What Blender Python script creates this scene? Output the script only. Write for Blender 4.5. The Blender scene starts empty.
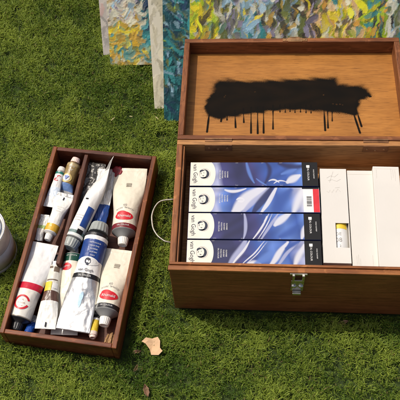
import bpy, math, random
import numpy as np
from mathutils import Vector, Matrix, noise as mnoise
random.seed(7); rng = np.random.default_rng(7)
sc = bpy.context.scene; COL = sc.collection

# ------------------------------------------------------------------ camera
CAM = np.array([0.10931723, -0.52581319, 1.21453243])
ROT = [math.radians(a) for a in (32.08045071, 4.76991391, 3.85328944)]
F, CX, CY = 813.956, 158.203, 188.218
cam = bpy.data.cameras.new('camera'); co = bpy.data.objects.new('camera', cam); COL.objects.link(co)
co.location = CAM; co.rotation_euler = ROT
cam.sensor_width = 36; cam.lens = F / 400 * 36
cam.shift_x = (200 - CX) / 400; cam.shift_y = -(200 - CY) / 400
cam.clip_start = .01; cam.clip_end = 400
sc.camera = co
def _R():
    (a, b, g) = ROT; c, s = math.cos, math.sin
    X = np.array([[1,0,0],[0,c(a),-s(a)],[0,s(a),c(a)]]); Y = np.array([[c(b),0,s(b)],[0,1,0],[-s(b),0,c(b)]])
    Z = np.array([[c(g),-s(g),0],[s(g),c(g),0],[0,0,1]]); return Z @ Y @ X
RC = _R()
def onplane(px, py, P, N):                      # survey helper: where a sight line meets a real plane
    d = RC @ np.array([(px - CX) / F, -(py - CY) / F, -1.0])
    t = np.dot(N, np.asarray(P) - CAM) / np.dot(N, d)
    return CAM + t * d
def at(px, py, z=0.0): return onplane(px, py, (0, 0, z), np.array([0, 0, 1.0]))

# ------------------------------------------------------------------ helpers
def smooth(t): t = np.clip(t, 0, 1); return t * t * (3 - 2 * t)
def tag(o, label=None, cat=None, group=None, kind=None):
    if label: o['label'] = label
    if cat: o['category'] = cat
    if group: o['group'] = group
    if kind: o['kind'] = kind
    return o
def empty(name, loc, label, cat, group=None):
    o = bpy.data.objects.new(name, None); COL.objects.link(o); o.location = [float(q) for q in loc]
    o.empty_display_size = .03
    return tag(o, label, cat, group)
def root_loc(o):
    while o.parent: o = o.parent
    return np.array(o.location)
def build(name, V, Fc, mat, parent=None, smooth_=False, attrs=None, bevel=0, origin=None):
    V = np.asarray(V, float)
    org = root_loc(parent) if parent else (np.asarray(origin, float) if origin is not None else
          np.array([V[:,0].mean(), V[:,1].mean(), V[:,2].min()]))
    me = bpy.data.meshes.new(name); me.from_pydata((V - org).tolist(), [], [list(map(int, f)) for f in Fc]); me.update()
    if smooth_: me.shade_smooth()
    for k, (typ, dat) in (attrs or {}).items():
        a = me.attributes.new(k, typ, 'POINT')
        a.data.foreach_set('color' if typ == 'FLOAT_COLOR' else 'value', np.asarray(dat, np.float32).ravel())
    o = bpy.data.objects.new(name, me); COL.objects.link(o)
    if mat: me.materials.append(mat)
    if parent: o.parent = parent
    else: o.location = org
    if bevel:
        m = o.modifiers.new('bevel', 'BEVEL'); m.width = bevel; m.segments = 2; m.limit_method = 'ANGLE'
    return o
class MB:
    def __init__(s): s.V = []; s.F = []
    def add(s, V, Fc):
        b = len(s.V); s.V += [tuple(v) for v in V]; s.F += [[i + b for i in f] for f in Fc]
    def box(s, o, x, y, z, x0, x1, y0, y1, z0, z1):   # in a frame o + x,y,z axes
        o, x, y, z = map(np.asarray, (o, x, y, z))
        c = [o + x*a + y*b + z*d for d in (z0, z1) for b in (y0, y1) for a in (x0, x1)]
        s.add(c, [(0,2,3,1),(4,5,7,6),(0,1,5,4),(2,6,7,3),(0,4,6,2),(1,3,7,5)])
    def lathe(s, o, ax, prof, seg=32, ridge=None):    # prof: list of (distance along ax, radius)
        ax = np.asarray(ax, float); ax /= np.linalg.norm(ax)
        t = np.array([0, 0, 1.0]) if abs(ax[2]) < .9 else np.array([1.0, 0, 0])
        u = np.cross(ax, t); u /= np.linalg.norm(u); w = np.cross(ax, u); V = []; Fc = []
        for i, (d, r) in enumerate(prof):
            for k in range(seg):
                rr = r * (1 + (ridge[1] * (k % 2) if ridge and i in ridge[0] else 0))
                an = 2 * math.pi * k / seg
                V.append(np.asarray(o) + ax * d + (u * math.cos(an) + w * math.sin(an)) * rr)
        for i in range(len(prof) - 1):
            for k in range(seg):
                k2 = (k + 1) % seg
                Fc.append((i*seg+k, i*seg+k2, (i+1)*seg+k2, (i+1)*seg+k))
        s.add(V, Fc)
    def tubeline(s, pts, r, seg=8):
        pts = [np.asarray(p, float) for p in pts]; V = []; Fc = []
        for i, p in enumerate(pts):
            d = pts[min(i+1, len(pts)-1)] - pts[max(i-1, 0)]; d /= np.linalg.norm(d)
            t = np.array([0, 0, 1.0]) if abs(d[2]) < .9 else np.array([1.0, 0, 0])
            u = np.cross(d, t); u /= np.linalg.norm(u); w = np.cross(d, u)
            rr = r[i] if hasattr(r, '__len__') else r
            for k in range(seg):
                an = 2*math.pi*k/seg; V.append(p + (u*math.cos(an) + w*math.sin(an))*rr)
        for i in range(len(pts)-1):
            for k in range(seg):
                k2 = (k+1) % seg; Fc.append((i*seg+k, i*seg+k2, (i+1)*seg+k2, (i+1)*seg+k))
        Fc.append(list(range(seg))[::-1]); Fc.append([(len(pts)-1)*seg+k for k in range(seg)])
        s.add(V, Fc)
    def build(s, name, mat, parent=None, **k): return build(name, s.V, s.F, mat, parent, **k)
X3, Y3, Z3 = np.eye(3)

# flat shapes in 2-D (metres), later laid on a surface by a mapping
def text2d(body, size, spacing=1.0):
    cu = bpy.data.curves.new('text', 'FONT'); cu.body = body; cu.size = size; cu.space_character = spacing
    cu.align_x = 'CENTER'; cu.align_y = 'CENTER'; cu.resolution_u = 3
    ob = bpy.data.objects.new('text', cu); COL.objects.link(ob)
    dg = bpy.context.evaluated_depsgraph_get(); me = ob.evaluated_get(dg).to_mesh()
    V = [(v.co.x, v.co.y) for v in me.vertices]; Fc = [tuple(p.vertices) for p in me.polygons]
    ob.evaluated_get(dg).to_mesh_clear(); bpy.data.objects.remove(ob); bpy.data.curves.remove(cu)
    return V, Fc
def rect2d(x0, x1, y0, y1, nx=10, ny=3):
    V = [(x0+(x1-x0)*i/nx, y0+(y1-y0)*j/ny) for j in range(ny+1) for i in range(nx+1)]
    return V, [(j*(nx+1)+i, j*(nx+1)+i+1, (j+1)*(nx+1)+i+1, (j+1)*(nx+1)+i) for j in range(ny) for i in range(nx)]
def oval2d(cx, cy, a, b, inner=0.0, seg=36, rings=4, a0=0, a1=2*math.pi):
    V = []; Fc = []
    for j in range(rings+1):
        t = inner + (1-inner)*j/rings
        for k in range(seg+1):
            an = a0 + (a1-a0)*k/seg; V.append((cx+a*t*math.cos(an), cy+b*t*math.sin(an)))
    for j in range(rings):
        for k in range(seg): Fc.append((j*(seg+1)+k, j*(seg+1)+k+1, (j+1)*(seg+1)+k+1, (j+1)*(seg+1)+k))
    return V, Fc
def crescent2d(cx, cy, A, B, a, b, dx, dy, a0, a1, seg=28):
    V = []
    for k in range(seg+1):
        t = k/seg; an = a0+(a1-a0)*t; w_ = math.sin(math.pi*t)**.6
        ox, oy = cx+A*math.cos(an), cy+B*math.sin(an); ix, iy = cx+dx+a*math.cos(an), cy+dy+b*math.sin(an)
        V += [(ox, oy), (ox+(ix-ox)*w_, oy+(iy-oy)*w_)]
    return V, [(2*k, 2*k+2, 2*k+3, 2*k+1) for k in range(seg)]
def line2d(pts, w):
    V = []; Fc = []
    for i, p in enumerate(pts):
        q0 = np.array(pts[max(i-1,0)]); q1 = np.array(pts[min(i+1,len(pts)-1)]); d = q1-q0; d = d/max(np.linalg.norm(d),1e-9)
        n = np.array([-d[1], d[0]])*w/2; V += [tuple(np.array(p)-n), tuple(np.array(p)+n)]
        if i: Fc.append((2*i-2, 2*i, 2*i+1, 2*i-1))
    return V, Fc
def shift2d(s, dx=0, dy=0, rot=0, sc_=1):
    c, sn = math.cos(rot), math.sin(rot)
    return [((x*c-y*sn)*sc_+dx, (x*sn+y*c)*sc_+dy) for x, y in s[0]], s[1]
def arc_text(body, size, R, cx, cy, spread):          # letters along an arc that arches upward
    V = []; Fc = []; n = len(body)
    for i, ch in enumerate(body):
        if ch == ' ': continue
        a = (i-(n-1)/2)/n*spread; t = shift2d(text2d(ch, size), cx+R*math.sin(a), cy-R+R*math.cos(a), -a)
        b = len(V); V += t[0]; Fc += [tuple(k+b for k in f) for f in t[1]]
    return V, Fc
def merge2d(*ss):
    V = []; Fc = []
    for s in ss:
        b = len(V); V += s[0]; Fc += [tuple(k+b for k in f) for f in s[1]]
    return V, Fc
def lay(name, shape, fn, mat, parent, lift=0.0004):
    P = [fn(x, y, lift) for x, y in shape[0]]
    Fc = []
    for f in shape[1]:                              # make every face look outward
        a, b, c = [np.array(P[k]) for k in f[:3]]; Fc.append(f)
    return build(name, P, Fc, mat, parent)

# ------------------------------------------------------------------ materials
def newmat(name):
    m = bpy.data.materials.new(name); m.use_nodes = True; nt = m.node_tree
    return m, nt, nt.nodes['Principled BSDF']
def N(nt, t, **k):
    n = nt.nodes.new(t)
    for a, v in k.items():
        if a.startswith('in_'): n.inputs[a[3:].replace('_', ' ')].default_value = v
        else: setattr(n, a, v)
    return n
def rgba(c): return (c[0], c[1], c[2], 1)
def ramp(nt, stops, interp='LINEAR'):
    r = nt.nodes.new('ShaderNodeValToRGB'); r.color_ramp.interpolation = interp; e = r.color_ramp.elements
    while len(e) < len(stops): e.new(.5)
    for el, (p, c) in zip(e, sorted(stops, key=lambda q: q[0])): el.position = p
    for el, (p, c) in zip(e, sorted(stops, key=lambda q: q[0])): el.color = rgba(c) if hasattr(c, '__len__') else (c, c, c, 1)
    return r
def mixc(nt, a, b, fac, blend='MIX'):
    m = nt.nodes.new('ShaderNodeMix'); m.data_type = 'RGBA'; m.blend_type = blend
    for sock, v in ((m.inputs[0], fac), (m.inputs[6], a), (m.inputs[7], b)):
        if hasattr(v, 'is_output') : nt.links.new(v, sock)
        elif hasattr(v, '__len__'): sock.default_value = rgba(v)
        else: sock.default_value = v
    return m.outputs[2]
def plain(name, c, rough=.5, metal=0, var=.12, vscale=60, bump=0.0, bscale=200, spec=.5, coat=0):
    m, nt, p = newmat(name); L = nt.links.new
    tc = N(nt, 'ShaderNodeTexCoord'); nz = N(nt, 'ShaderNodeTexNoise'); nz.inputs['Scale'].default_value = vscale; nz.inputs['Detail'].default_value = 5
    L(tc.outputs['Object'], nz.inputs['Vector'])
    r = ramp(nt, [(.3, [q*(1-var) for q in c]), (.7, [min(1, q*(1+var)) for q in c])]); L(nz.outputs['Fac'], r.inputs[0]); L(r.outputs[0], p.inputs['Base Color'])
    p.inputs['Metallic'].default_value = metal; p.inputs['Specular IOR Level'].default_value = spec; p.inputs['Coat Weight'].default_value = coat
    rr = ramp(nt, [(.3, max(0, rough-.08)), (.7, min(1, rough+.08))]); L(nz.outputs['Fac'], rr.inputs[0]); L(rr.outputs[0], p.inputs['Roughness'])
    if bump:
        n2 = N(nt, 'ShaderNodeTexNoise'); n2.inputs['Scale'].default_value = bscale; n2.inputs['Detail'].default_value = 4; L(tc.outputs['Object'], n2.inputs['Vector'])
        b = N(nt, 'ShaderNodeBump'); b.inputs['Strength'].default_value = bump; b.inputs['Distance'].default_value = .001
        L(n2.outputs['Fac'], b.inputs['Height']); L(b.outputs[0], p.inputs['Normal'])
    return m
def wood(name, cd, cl, grain=(8, 120, 120), rough=.5, coat=.04, wear=.0, rot=0, contrast=1.0, fine=.55):
    m, nt, p = newmat(name); L = nt.links.new
    tc = N(nt, 'ShaderNodeTexCoord'); mp = N(nt, 'ShaderNodeMapping'); mp.inputs['Scale'].default_value = grain; mp.inputs['Rotation'].default_value = (0, 0, rot)
    L(tc.outputs['Object'], mp.inputs['Vector'])
    n1 = N(nt, 'ShaderNodeTexNoise'); n1.inputs['Scale'].default_value = 1; n1.inputs['Detail'].default_value = 8; n1.inputs['Roughness'].default_value = .62; n1.inputs['Distortion'].default_value = .5
    L(mp.outputs[0], n1.inputs['Vector'])
    mp2 = N(nt, 'ShaderNodeMapping'); mp2.inputs['Scale'].default_value = [g*5 for g in grain]; mp2.inputs['Rotation'].default_value = (0, 0, rot); L(tc.outputs['Object'], mp2.inputs['Vector'])
    n2 = N(nt, 'ShaderNodeTexNoise'); n2.inputs['Scale'].default_value = 1; n2.inputs['Detail'].default_value = 3; L(mp2.outputs[0], n2.inputs['Vector'])
    mid = [(a+b)/2 for a, b in zip(cd, cl)]
    s = .18/contrast
    r = ramp(nt, [(.5-s, cd), (.5, mid), (.5+s, cl)]); L(n1.outputs['Fac'], r.inputs[0])
    r2 = ramp(nt, [(.36, (.45, .42, .4)), (.5, (1, 1, 1))]); L(n2.outputs['Fac'], r2.inputs[0])
    c = mixc(nt, r.outputs[0], r2.outputs[0], fine, 'MULTIPLY')
    n3 = N(nt, 'ShaderNodeTexNoise'); n3.inputs['Scale'].default_value = 14; n3.inputs['Detail'].default_value = 4; L(tc.outputs['Object'], n3.inputs['Vector'])
    r3 = ramp(nt, [(.35, (.72, .68, .66)), (.65, (1.0, 1.0, 1.0))]); L(n3.outputs['Fac'], r3.inputs[0])
    c = mixc(nt, c, r3.outputs[0], .8, 'MULTIPLY')
    if wear:
        n4 = N(nt, 'ShaderNodeTexNoise'); n4.inputs['Scale'].default_value = 70; n4.inputs['Detail'].default_value = 6; L(tc.outputs['Object'], n4.inputs['Vector'])
        r4 = ramp(nt, [(.6, (0, 0, 0)), (.68, (1, 1, 1))]); L(n4.outputs['Fac'], r4.inputs[0])
        w = N(nt, 'ShaderNodeMath', operation='MULTIPLY'); L(r4.outputs[0], w.inputs[0]); w.inputs[1].default_value = wear
        c = mixc(nt, c, [min(1, q*1.7+.02) for q in cl], w.outputs[0])
    L(c, p.inputs['Base Color']); p.inputs['Roughness'].default_value = rough; p.inputs['Coat Weight'].default_value = coat; p.inputs['Coat Roughness'].default_value = .3; p.inputs['Specular IOR Level'].default_value = .3
    mp5 = N(nt, 'ShaderNodeMapping'); mp5.inputs['Scale'].default_value = [q_*(7 if q_ < 20 else 14) for q_ in grain]; mp5.inputs['Rotation'].default_value = (0, 0, rot); L(tc.outputs['Object'], mp5.inputs['Vector'])
    n5 = N(nt, 'ShaderNodeTexNoise'); n5.inputs['Scale'].default_value = 1; n5.inputs['Detail'].default_value = 2; L(mp5.outputs[0], n5.inputs['Vector'])
    r5 = ramp(nt, [(.36, (.42, .38, .35)), (.43, (1, 1, 1))]); L(n5.outputs['Fac'], r5.inputs[0]); c = mixc(nt, c, r5.outputs[0], .6, 'MULTIPLY'); L(c, p.inputs['Base Color'])
    b = N(nt, 'ShaderNodeBump'); b.inputs['Strength'].default_value = .3; b.inputs['Distance'].default_value = .0006; L(n5.outputs['Fac'], b.inputs['Height']); L(b.outputs[0], p.inputs['Normal'])
    return m, nt, p, c
W_FRONT = wood('box wood front', (.17, .046, .013), (.36, .112, .034), (7, 110, 150), rough=.4, coat=.12, wear=.06, contrast=.75)[0]
W_RIM = wood('box wood rim', (.20, .062, .016), (.42, .165, .046), (6, 60, 60), wear=.25)[0]
W_SIDE = wood('box wood side', (.20, .062, .016), (.42, .165, .046), (60, 6, 60), wear=.25)[0]
W_BACK = wood('box wood inside', (.36, .155, .045), (.56, .28, .095), (6, 60, 60))[0]  # base colour raised to put bounced light into the sunless inner back wall
W_TRAY = wood('tray wood', (.055, .015, .007), (.14, .042, .018), (60, 7, 60), wear=.12, rot=.1)[0]
W_TRAYRIM = wood('tray wood rim', (.10, .023, .005), (.28, .085, .020), (60, 7, 60), wear=.3, rot=.1)[0]
W_TRAYX = wood('tray wood cross', (.06, .014, .006), (.15, .042, .015), (7, 60, 60), wear=.2, rot=.1)[0]
W_TRAYFRONT = wood('tray wood front', (.09, .02, .005), (.24, .068, .018), (7, 60, 60), wear=.25, rot=.1)[0]
METAL = plain('steel', (.62, .58, .50), .28, 1, .15, 40)
BRASS = plain('dull brass', (.34, .19, .09), .5, .8, .3, 90)
HINGE = plain('tarnished hinge', (.24,.115,.05), .5, .5, .3, 90)
BLACK = plain('black print', (.010, .010, .011), .6, 0, .1, spec=.2)
DARKPL = plain('dark plastic', (.02, .02, .022), .4, 0, .2)
GREYPL = plain('grey plastic', (.28, .30, .28), .45, 0, .12)
WHITEPL = plain('white plastic', (.74, .72, .66), .4, 0, .06)
PINKPL = plain('pale pink plastic', (.72, .55, .48), .42, 0, .08)
INKBLUE = plain('blue ink', (.012, .05, .22), .4, 0, .2, 90)
INKRED = plain('red ink', (.55, .015, .025), .4, 0, .12)
INKGREY = plain('grey ink', (.30, .28, .26), .6, 0, .1)
INKFAINT = plain('pencil', (.50, .47, .42), .7, 0, .05)
PRINTW = plain('white print', (.68, .67, .64), .45, 0, .05)
CREAM = plain('cream print', (.68, .635, .54), .45, 0, .05)
CARD = plain('white card', (.58, .552, .50), .6, 0, .06, 9, .15, 400)
CARDEDGE = plain('worn card edge', (.62, .57, .47), .7, 0, .15, 80)
DARKHAIR = plain('dark navy print', (.03, .035, .055), .55, 0, .1, spec=.25)

# ------------------------------------------------------------------ world, sun
SUNV = Vector((-.072, .034, .150)).normalized()
w = bpy.data.worlds.new('World'); sc.world = w; w.use_nodes = True
bg = w.node_tree.nodes['Background']; sky = w.node_tree.nodes.new('ShaderNodeTexSky'); sky.sky_type = 'NISHITA'; sky.sun_disc = False
sky.sun_elevation = math.asin(SUNV.z); sky.sun_rotation = math.atan2(SUNV.x, SUNV.y)
w.node_tree.links.new(sky.outputs[0], bg.inputs[0]); bg.inputs[1].default_value = .135; sky.air_density = .7; sky.dust_density = 5; sky.ozone_density = .3
sl = bpy.data.lights.new('sun', 'SUN'); sl.energy = 3.05; sl.angle = math.radians(1.2); sl.color = (1, .94, .83)
so = bpy.data.objects.new('sun', sl); COL.objects.link(so); so.rotation_euler = (-SUNV).to_track_quat('-Z', 'Y').to_euler(); so.location = (-1, .5, 3)
vs = sc.view_settings; vs.view_transform = 'Standard'; vs.look = 'None'; vs.exposure = 0; vs.gamma = 1; vs.use_curve_mapping = False

# ------------------------------------------------------------------ measures
BW, BD, BH = .37, .2306, .148                        # wooden box
TY = math.radians(-6.05); TW, TL, TH = .18708935, .3550, .0493; T0 = np.array([-.26762461, -.06855948, 0])
TU = np.array([math.cos(TY), math.sin(TY), 0]); TV = np.array([-math.sin(TY), math.cos(TY), 0])   # tray axes
TINC = np.array([-.319, .0915]); TINR = .0435

# ------------------------------------------------------------------ ground + grass
def ground_height(x, y):
    return .0022*np.sin(x*23+1.3)*np.cos(y*19) + .0016*np.sin(x*57+y*41)*np.sin(y*63-x*20) + .0012*np.sin(x*131+2*np.sin(y*77))*np.sin(y*117+2*np.sin(x*91))
g, nt, p = newmat('earth'); L = nt.links.new
tc = N(nt, 'ShaderNodeTexCoord'); nz = N(nt, 'ShaderNodeTexNoise'); nz.inputs['Scale'].default_value = 90; nz.inputs['Detail'].default_value = 8; L(tc.outputs['Object'], nz.inputs['Vector'])
r = ramp(nt, [(.3, (.015, .028, .005)), (.6, (.040, .065, .010)), (.8, (.06, .07, .02))]); L(nz.outputs['Fac'], r.inputs[0]); L(r.outputs[0], p.inputs['Base Color']); p.inputs['Roughness'].default_value = .95
q = 150
tag(build('ground', [(-q,-q,-.006),(q,-q,-.006),(q,q,-.006),(-q,q,-.006)], [(0,1,2,3)], g, origin=(0,0,-.006)), kind='structure')

def grass_mesh():
    def pts(n, x0, x1, y0, y1): return np.column_stack([rng.uniform(x0, x1, n), rng.uniform(y0, y1, n)])
    A = pts(int(GR_IN*1.12*1.02), -.56, .56, -.27, .75)
    B = pts(int(GR_OUT*2.6*2.4), -1.3, 1.3, -1.1, 1.3)
    B = B[~((abs(B[:,0]) < .56) & (B[:,1] > -.27) & (B[:,1] < .75))]
    P = np.vstack([A, B]); sz = np.concatenate([np.ones(len(A)), np.full(len(B), 1.9)])
    n = len(P)
    # direction field: blades of a clump lean alike
    def field(s, seed):
        r2 = np.random.default_rng(seed); k = r2.normal(size=(14, 2))*s; ph = r2.uniform(0, 6.28, 14)
        return np.sin(P @ k.T + ph).sum(1)/math.sqrt(7)
    cl = field(110, 1); big = field(14, 2); fine = field(330, 4)
    ang = rng.uniform(0, 2*np.pi, n)*.8 + 3.0*field(85, 3)
    h = (.0058 + .0038*rng.random(n) + .0019*np.clip(cl, -1.6, 1.4) + .0014*np.clip(fine, -1.2, 1.2))*np.clip(sz, 1, 1.25)
    h = np.clip(h, .0028, .016)
    ln = rng.uniform(.25, 1.15, n)                                        # lean
    wd = rng.uniform(.0007, .0015, n)*sz
    keep = rng.random(n) < np.clip(1.2 + .5*field(170, 8) + .3*fine, .12, 1)
    def rect_clear(o, u, v, a, b, m=.0015):
        d = P - o[:2]; x = d @ u[:2]; y = d @ v[:2]
        ins = (x > -m) & (x < a+m) & (y > -m) & (y < b+m); keep[ins] = False
        near = (x > -.014) & (x < a+.014) & (y > -.014) & (y < b+.014) & ~ins
        c = o[:2] + u[:2]*a/2 + v[:2]*b/2
        # blades at the foot stand up and away from the wall
        out = np.arctan2(np.where(y < 0, -1.0, np.where(y > b, 1.0, 0)), np.where(x < 0, -1.0, np.where(x > a, 1.0, 0))) + math.atan2(u[1], u[0])
        ang[near] = out[near] + rng.uniform(-1.1, 1.1, near.sum()); ln[near] *= .55
    rect_clear(np.zeros(3), X3, Y3, BW, BD); rect_clear(T0, TU, TV, TW, TL)
    d = P - TINC; rr = np.hypot(d[:,0], d[:,1]); keep[rr < TINR+.001] = False
    nr = (rr < TINR+.013) & keep; ang[nr] = np.arctan2(d[nr,1], d[nr,0]) + rng.uniform(-1, 1, nr.sum()); ln[nr] *= .5
    h = h*(1+.10*np.clip(field(40, 12), -1.5, 1.5)); d_ = P - T0[:2]; near_tray = (d_ @ TU[:2] > -.03) & (d_ @ TU[:2] < TW+.03) & (d_ @ TV[:2] > -.03) & (d_ @ TV[:2] < TL+.03)
    mid_ = field(40, 12)[keep]
    P, ang, h, ln, wd, cl, big, fine = (a[keep] for a in (P, ang, h, ln, wd, cl, big, fine)); n = len(P)
    z0 = ground_height(P[:,0], P[:,1]) - .004 + np.where(near_tray, .007, .001)[keep]
    dx, dy = np.cos(ang), np.sin(ang); tw = rng.uniform(-.9, .9, n); sx, sy = -np.sin(ang+tw), np.cos(ang+tw)
    curl = rng.uniform(-.5, .9, n)
    V = np.zeros((n, 7, 3), np.float32)
    for i, (t, wf) in enumerate(((0, .8), (.4, 1), (.75, .8))):
        out = h*ln*(t**1.6); up = h*(t - .32*ln*t*t*.8) + .004
        lat = h*curl*t*t*.6
        cx = P[:,0]+dx*out-dy*lat; cy = P[:,1]+dy*out+dx*lat; cz = z0 + up
        for s in (0, 1):
            k = wd*wf*(.5 if s else -.5)
            V[:, 2*i+s] = np.column_stack([cx+sx*k, cy+sy*k, cz])
    out = h*ln; up = h*(1-.36*ln) + .004; lat = h*curl*.6
    V[:, 6] = np.column_stack([P[:,0]+dx*out-dy*lat, P[:,1]+dy*out+dx*lat, z0+up])
    base = np.array([[0,1,3,2],[2,3,5,4]]); tri = np.array([4,5,6])
    idx = (np.arange(n)*7)[:,None]
    loops = np.concatenate([idx+np.concatenate([base.ravel(), tri])], 1).ravel().astype(np.int32)
    cnt = np.tile([4,4,3], n); st = np.concatenate([[0], np.cumsum(cnt)[:-1]]).astype(np.int32)
    me = bpy.data.meshes.new('grass'); me.vertices.add(n*7); me.vertices.foreach_set('co', V.ravel())
    me.loops.add(len(loops)); me.loops.foreach_set('vertex_index', loops)
    me.polygons.add(len(st)); me.polygons.foreach_set('loop_start', st)
    me.update(calc_edges=True); me.validate(); me.shade_smooth()
    # each blade its own hue: green, yellow green, a few dry straws
    t = np.clip(.5 + .20*rng.normal(size=n) + .13*big + .11*cl + .09*mid_, 0, 1)[:,None]
    c = (1-t)*np.array(G_DARK) + t*np.array(G_LIGHT)
    dry = rng.random(n) < .02; c[dry] = np.array([.26, .19, .075])*rng.uniform(.5, 1.1, (dry.sum(), 1))
    c = np.column_stack([c, np.ones(n)]).astype(np.float32); c = np.repeat(c, 7, 0)
    a = me.attributes.new('hue', 'FLOAT_COLOR', 'POINT'); a.data.foreach_set('color', c.ravel())
    m, nt, p = newmat('grass blades'); L = nt.links.new
    at_ = N(nt, 'ShaderNodeAttribute'); at_.attribute_name = 'hue'; L(at_.outputs['Color'], p.inputs['Base Color'])
    p.inputs['Roughness'].default_value = .5; p.inputs['Specular IOR Level'].default_value = .18
    tr = N(nt, 'ShaderNodeBsdfTranslucent'); L(at_.outputs['Color'], tr.inputs['Color']); mx = N(nt, 'ShaderNodeMixShader'); mx.inputs[0].default_value = .35
    L(p.outputs[0], mx.inputs[1]); L(tr.outputs[0], mx.inputs[2]); L(mx.outputs[0], nt.nodes['Material Output'].inputs['Surface'])
    me.materials.append(m); o = bpy.data.objects.new('grass', me); COL.objects.link(o)
    tag(o, 'short dense curly green turf covering the whole ground', 'grass', kind='stuff')
GR_IN, GR_OUT = 430000, 45000
G_DARK, G_LIGHT = (.065, .125, .013), (.345, .42, .062)
grass_mesh()

# ------------------------------------------------------------------ wooden paint box
box = empty('wooden_box', (BW/2, BD/2, 0), 'open brown wooden artist box full of paint cartons, with its lid folded flat back', 'paint box')
wt = .0095; FL_Z = .086
O = np.zeros(3)
m = MB(); m.box(O, X3, Y3, Z3, 0, BW, 0, wt, .004, BH-.006); m.build('front_wall', W_FRONT, box, bevel=.0015)
m = MB(); m.box(O, X3, Y3, Z3, 0, BW, BD-wt, BD, .004, BH-.0005); m.build('back_wall', W_BACK, box, bevel=.0012)
for x in (0, BW-wt):
    m = MB(); m.box(O, X3, Y3, Z3, x, x+wt, wt+.0002, BD-wt-.0002, .004, BH); m.build('side_wall', W_SIDE, box, bevel=.0015)
m = MB(); m.box(O, X3, Y3, Z3, -.0012, BW+.0012, -.0015, .0062, BH-.0060, BH-.0008); m.box(O, X3, Y3, Z3, .0005, BW-.0005, .0066, wt+.0012, BH-.0060, BH+.0012)
m.build('rim', W_RIM, box, bevel=.0009)
for x0, x1 in ((wt+.0003, wt+.0032), (BW-wt-.0032, BW-wt-.0003)):
    m = MB(); m.box(O, X3, Y3, Z3, x0, x1, wt+.0016, BD-wt-.0004, FL_Z, BH-.0045); m.build('lining_strip', W_SIDE, box, bevel=.0006)
m = MB(); m.box(O, X3, Y3, Z3, wt, BW-wt, wt, BD-wt, FL_Z-.006, FL_Z); m.build('inner_floor', W_BACK, box)
m = MB(); m.box(O, X3, Y3, Z3, wt, BW-wt, wt, BD-wt, .004, .010); m.build('base_board', W_FRONT, box)
# lid, opened through about 180 degrees
PHI = math.radians(-3.74); LL = .2283; LT = .039
lv = np.array([0, math.cos(PHI), math.sin(PHI)]); ln_ = np.array([0, -math.sin(PHI), math.cos(PHI)]); lo = np.array([0, BD+.0012, BH-.0002])
W_LIDRAIL = wood('lid rail wood', (.13, .040, .013), (.29, .105, .034), (6, 60, 60), wear=.2)[0]
W_LIDSIDE = wood('lid side wood', (.14, .042, .014), (.30, .11, .036), (60, 6, 60), wear=.2)[0]
lid = empty('lid', (0,0,0), None, None); lid.parent = box
LD = -.0285
def lidbox(x0,x1,y0,y1,z0,z1,name,mat,bev=.0012):
    m = MB(); m.box(lo, X3, lv, ln_, x0,x1,y0,y1,z0,z1); o = m.build(name, mat, box, bevel=bev); o.parent = lid; return o
lidbox(0, BW, 0, .0085, -LT, 0, 'front_rail', W_LIDRAIL)
lidbox(0, BW, LL-.0095, LL, -LT, 0, 'back_rail', W_LIDRAIL)
lidbox(0, .0095, .0087, LL-.0097, -LT, 0, 'side_rail', W_LIDSIDE)
lidbox(BW-.0095, BW, .0087, LL-.0097, -LT, 0, 'side_rail', W_LIDSIDE)
lid.location = (0,0,0)
# the painted-over panel inside the lid
def lidpt(px, py):
    P0 = lo + ln_*LD; q = onplane(px, py, P0, ln_) - P0; return np.array([q[0], q @ lv])
PN = (.0095, BW-.0095, .0085, LL-.0095)
step = .0007; nx = int((PN[1]-PN[0])/step); ny = int((PN[3]-PN[2])/step)
gx, gy = np.meshgrid(np.linspace(PN[0], PN[1], nx), np.linspace(PN[2], PN[3], ny)); G = np.column_stack([gx.ravel(), gy.ravel()])
poly = [lidpt(*q_) for q_ in [(206,101),(212,93),(214,84),(219,80.5),(228,79.5),(236,81),(250,81),(275,80),(300,79),(318,78),(336,77.5),(339,84.5),(352,85.5),(363,86),(367,90),(371,95),(368,98),(361,99),(359,104),(358,113),(355,116.5),(346,114.5),(335,112.5),(322,111.5),(312,110),(300,110),(285,110),(275,110.5),(262,112.5),(248,114),(236,116),(224,118.5),(214,118),(208,116),(205,109)]]
def sdf_poly(G, poly):
    d2 = np.full(len(G), 1e9); ins = np.zeros(len(G), bool); n = len(poly)
    for i in range(n):
        a, b = poly[i], poly[(i+1) % n]; e = b-a; w_ = G-a; t = np.clip(w_ @ e/(e @ e), 0, 1); d2 = np.minimum(d2, ((w_-t[:,None]*e)**2).sum(1))
        c = ((a[1] <= G[:,1]) != (b[1] <= G[:,1])) & (G[:,0] < (b[0]-a[0])*(G[:,1]-a[1])/(b[1]-a[1]+1e-12)+a[0]); ins ^= c
    return np.where(ins, -1, 1)*np.sqrt(d2)
sd = sdf_poly(G, poly)
wob = .0012*np.sin(G[:,0]*210+3*np.sin(G[:,1]*160)) + .0008*np.sin(G[:,1]*330+G[:,0]*120) + .0007*rng.normal(size=len(G))
topside = G[:,1] > np.interp(G[:,0], [.03, .3], [.125, .125])
soft = np.where(topside, .0062, .0030)
mask = smooth(.5 - (sd + wob - .0008)/(2*soft))
mask = np.maximum(mask, .30*smooth(1-(sd+rng.normal(size=len(G))*.0018)/.012)*(rng.random(len(G)) < .5))
thin = .5+.5*np.sin(G[:,0]*61+2*np.sin(G[:,1]*88))*np.sin(G[:,1]*97+1.5*np.sin(G[:,0]*45))
mask = mask*(1-.012*thin*smooth(-sd/.01)*(.6+.8*rng.random(len(G))))
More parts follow.
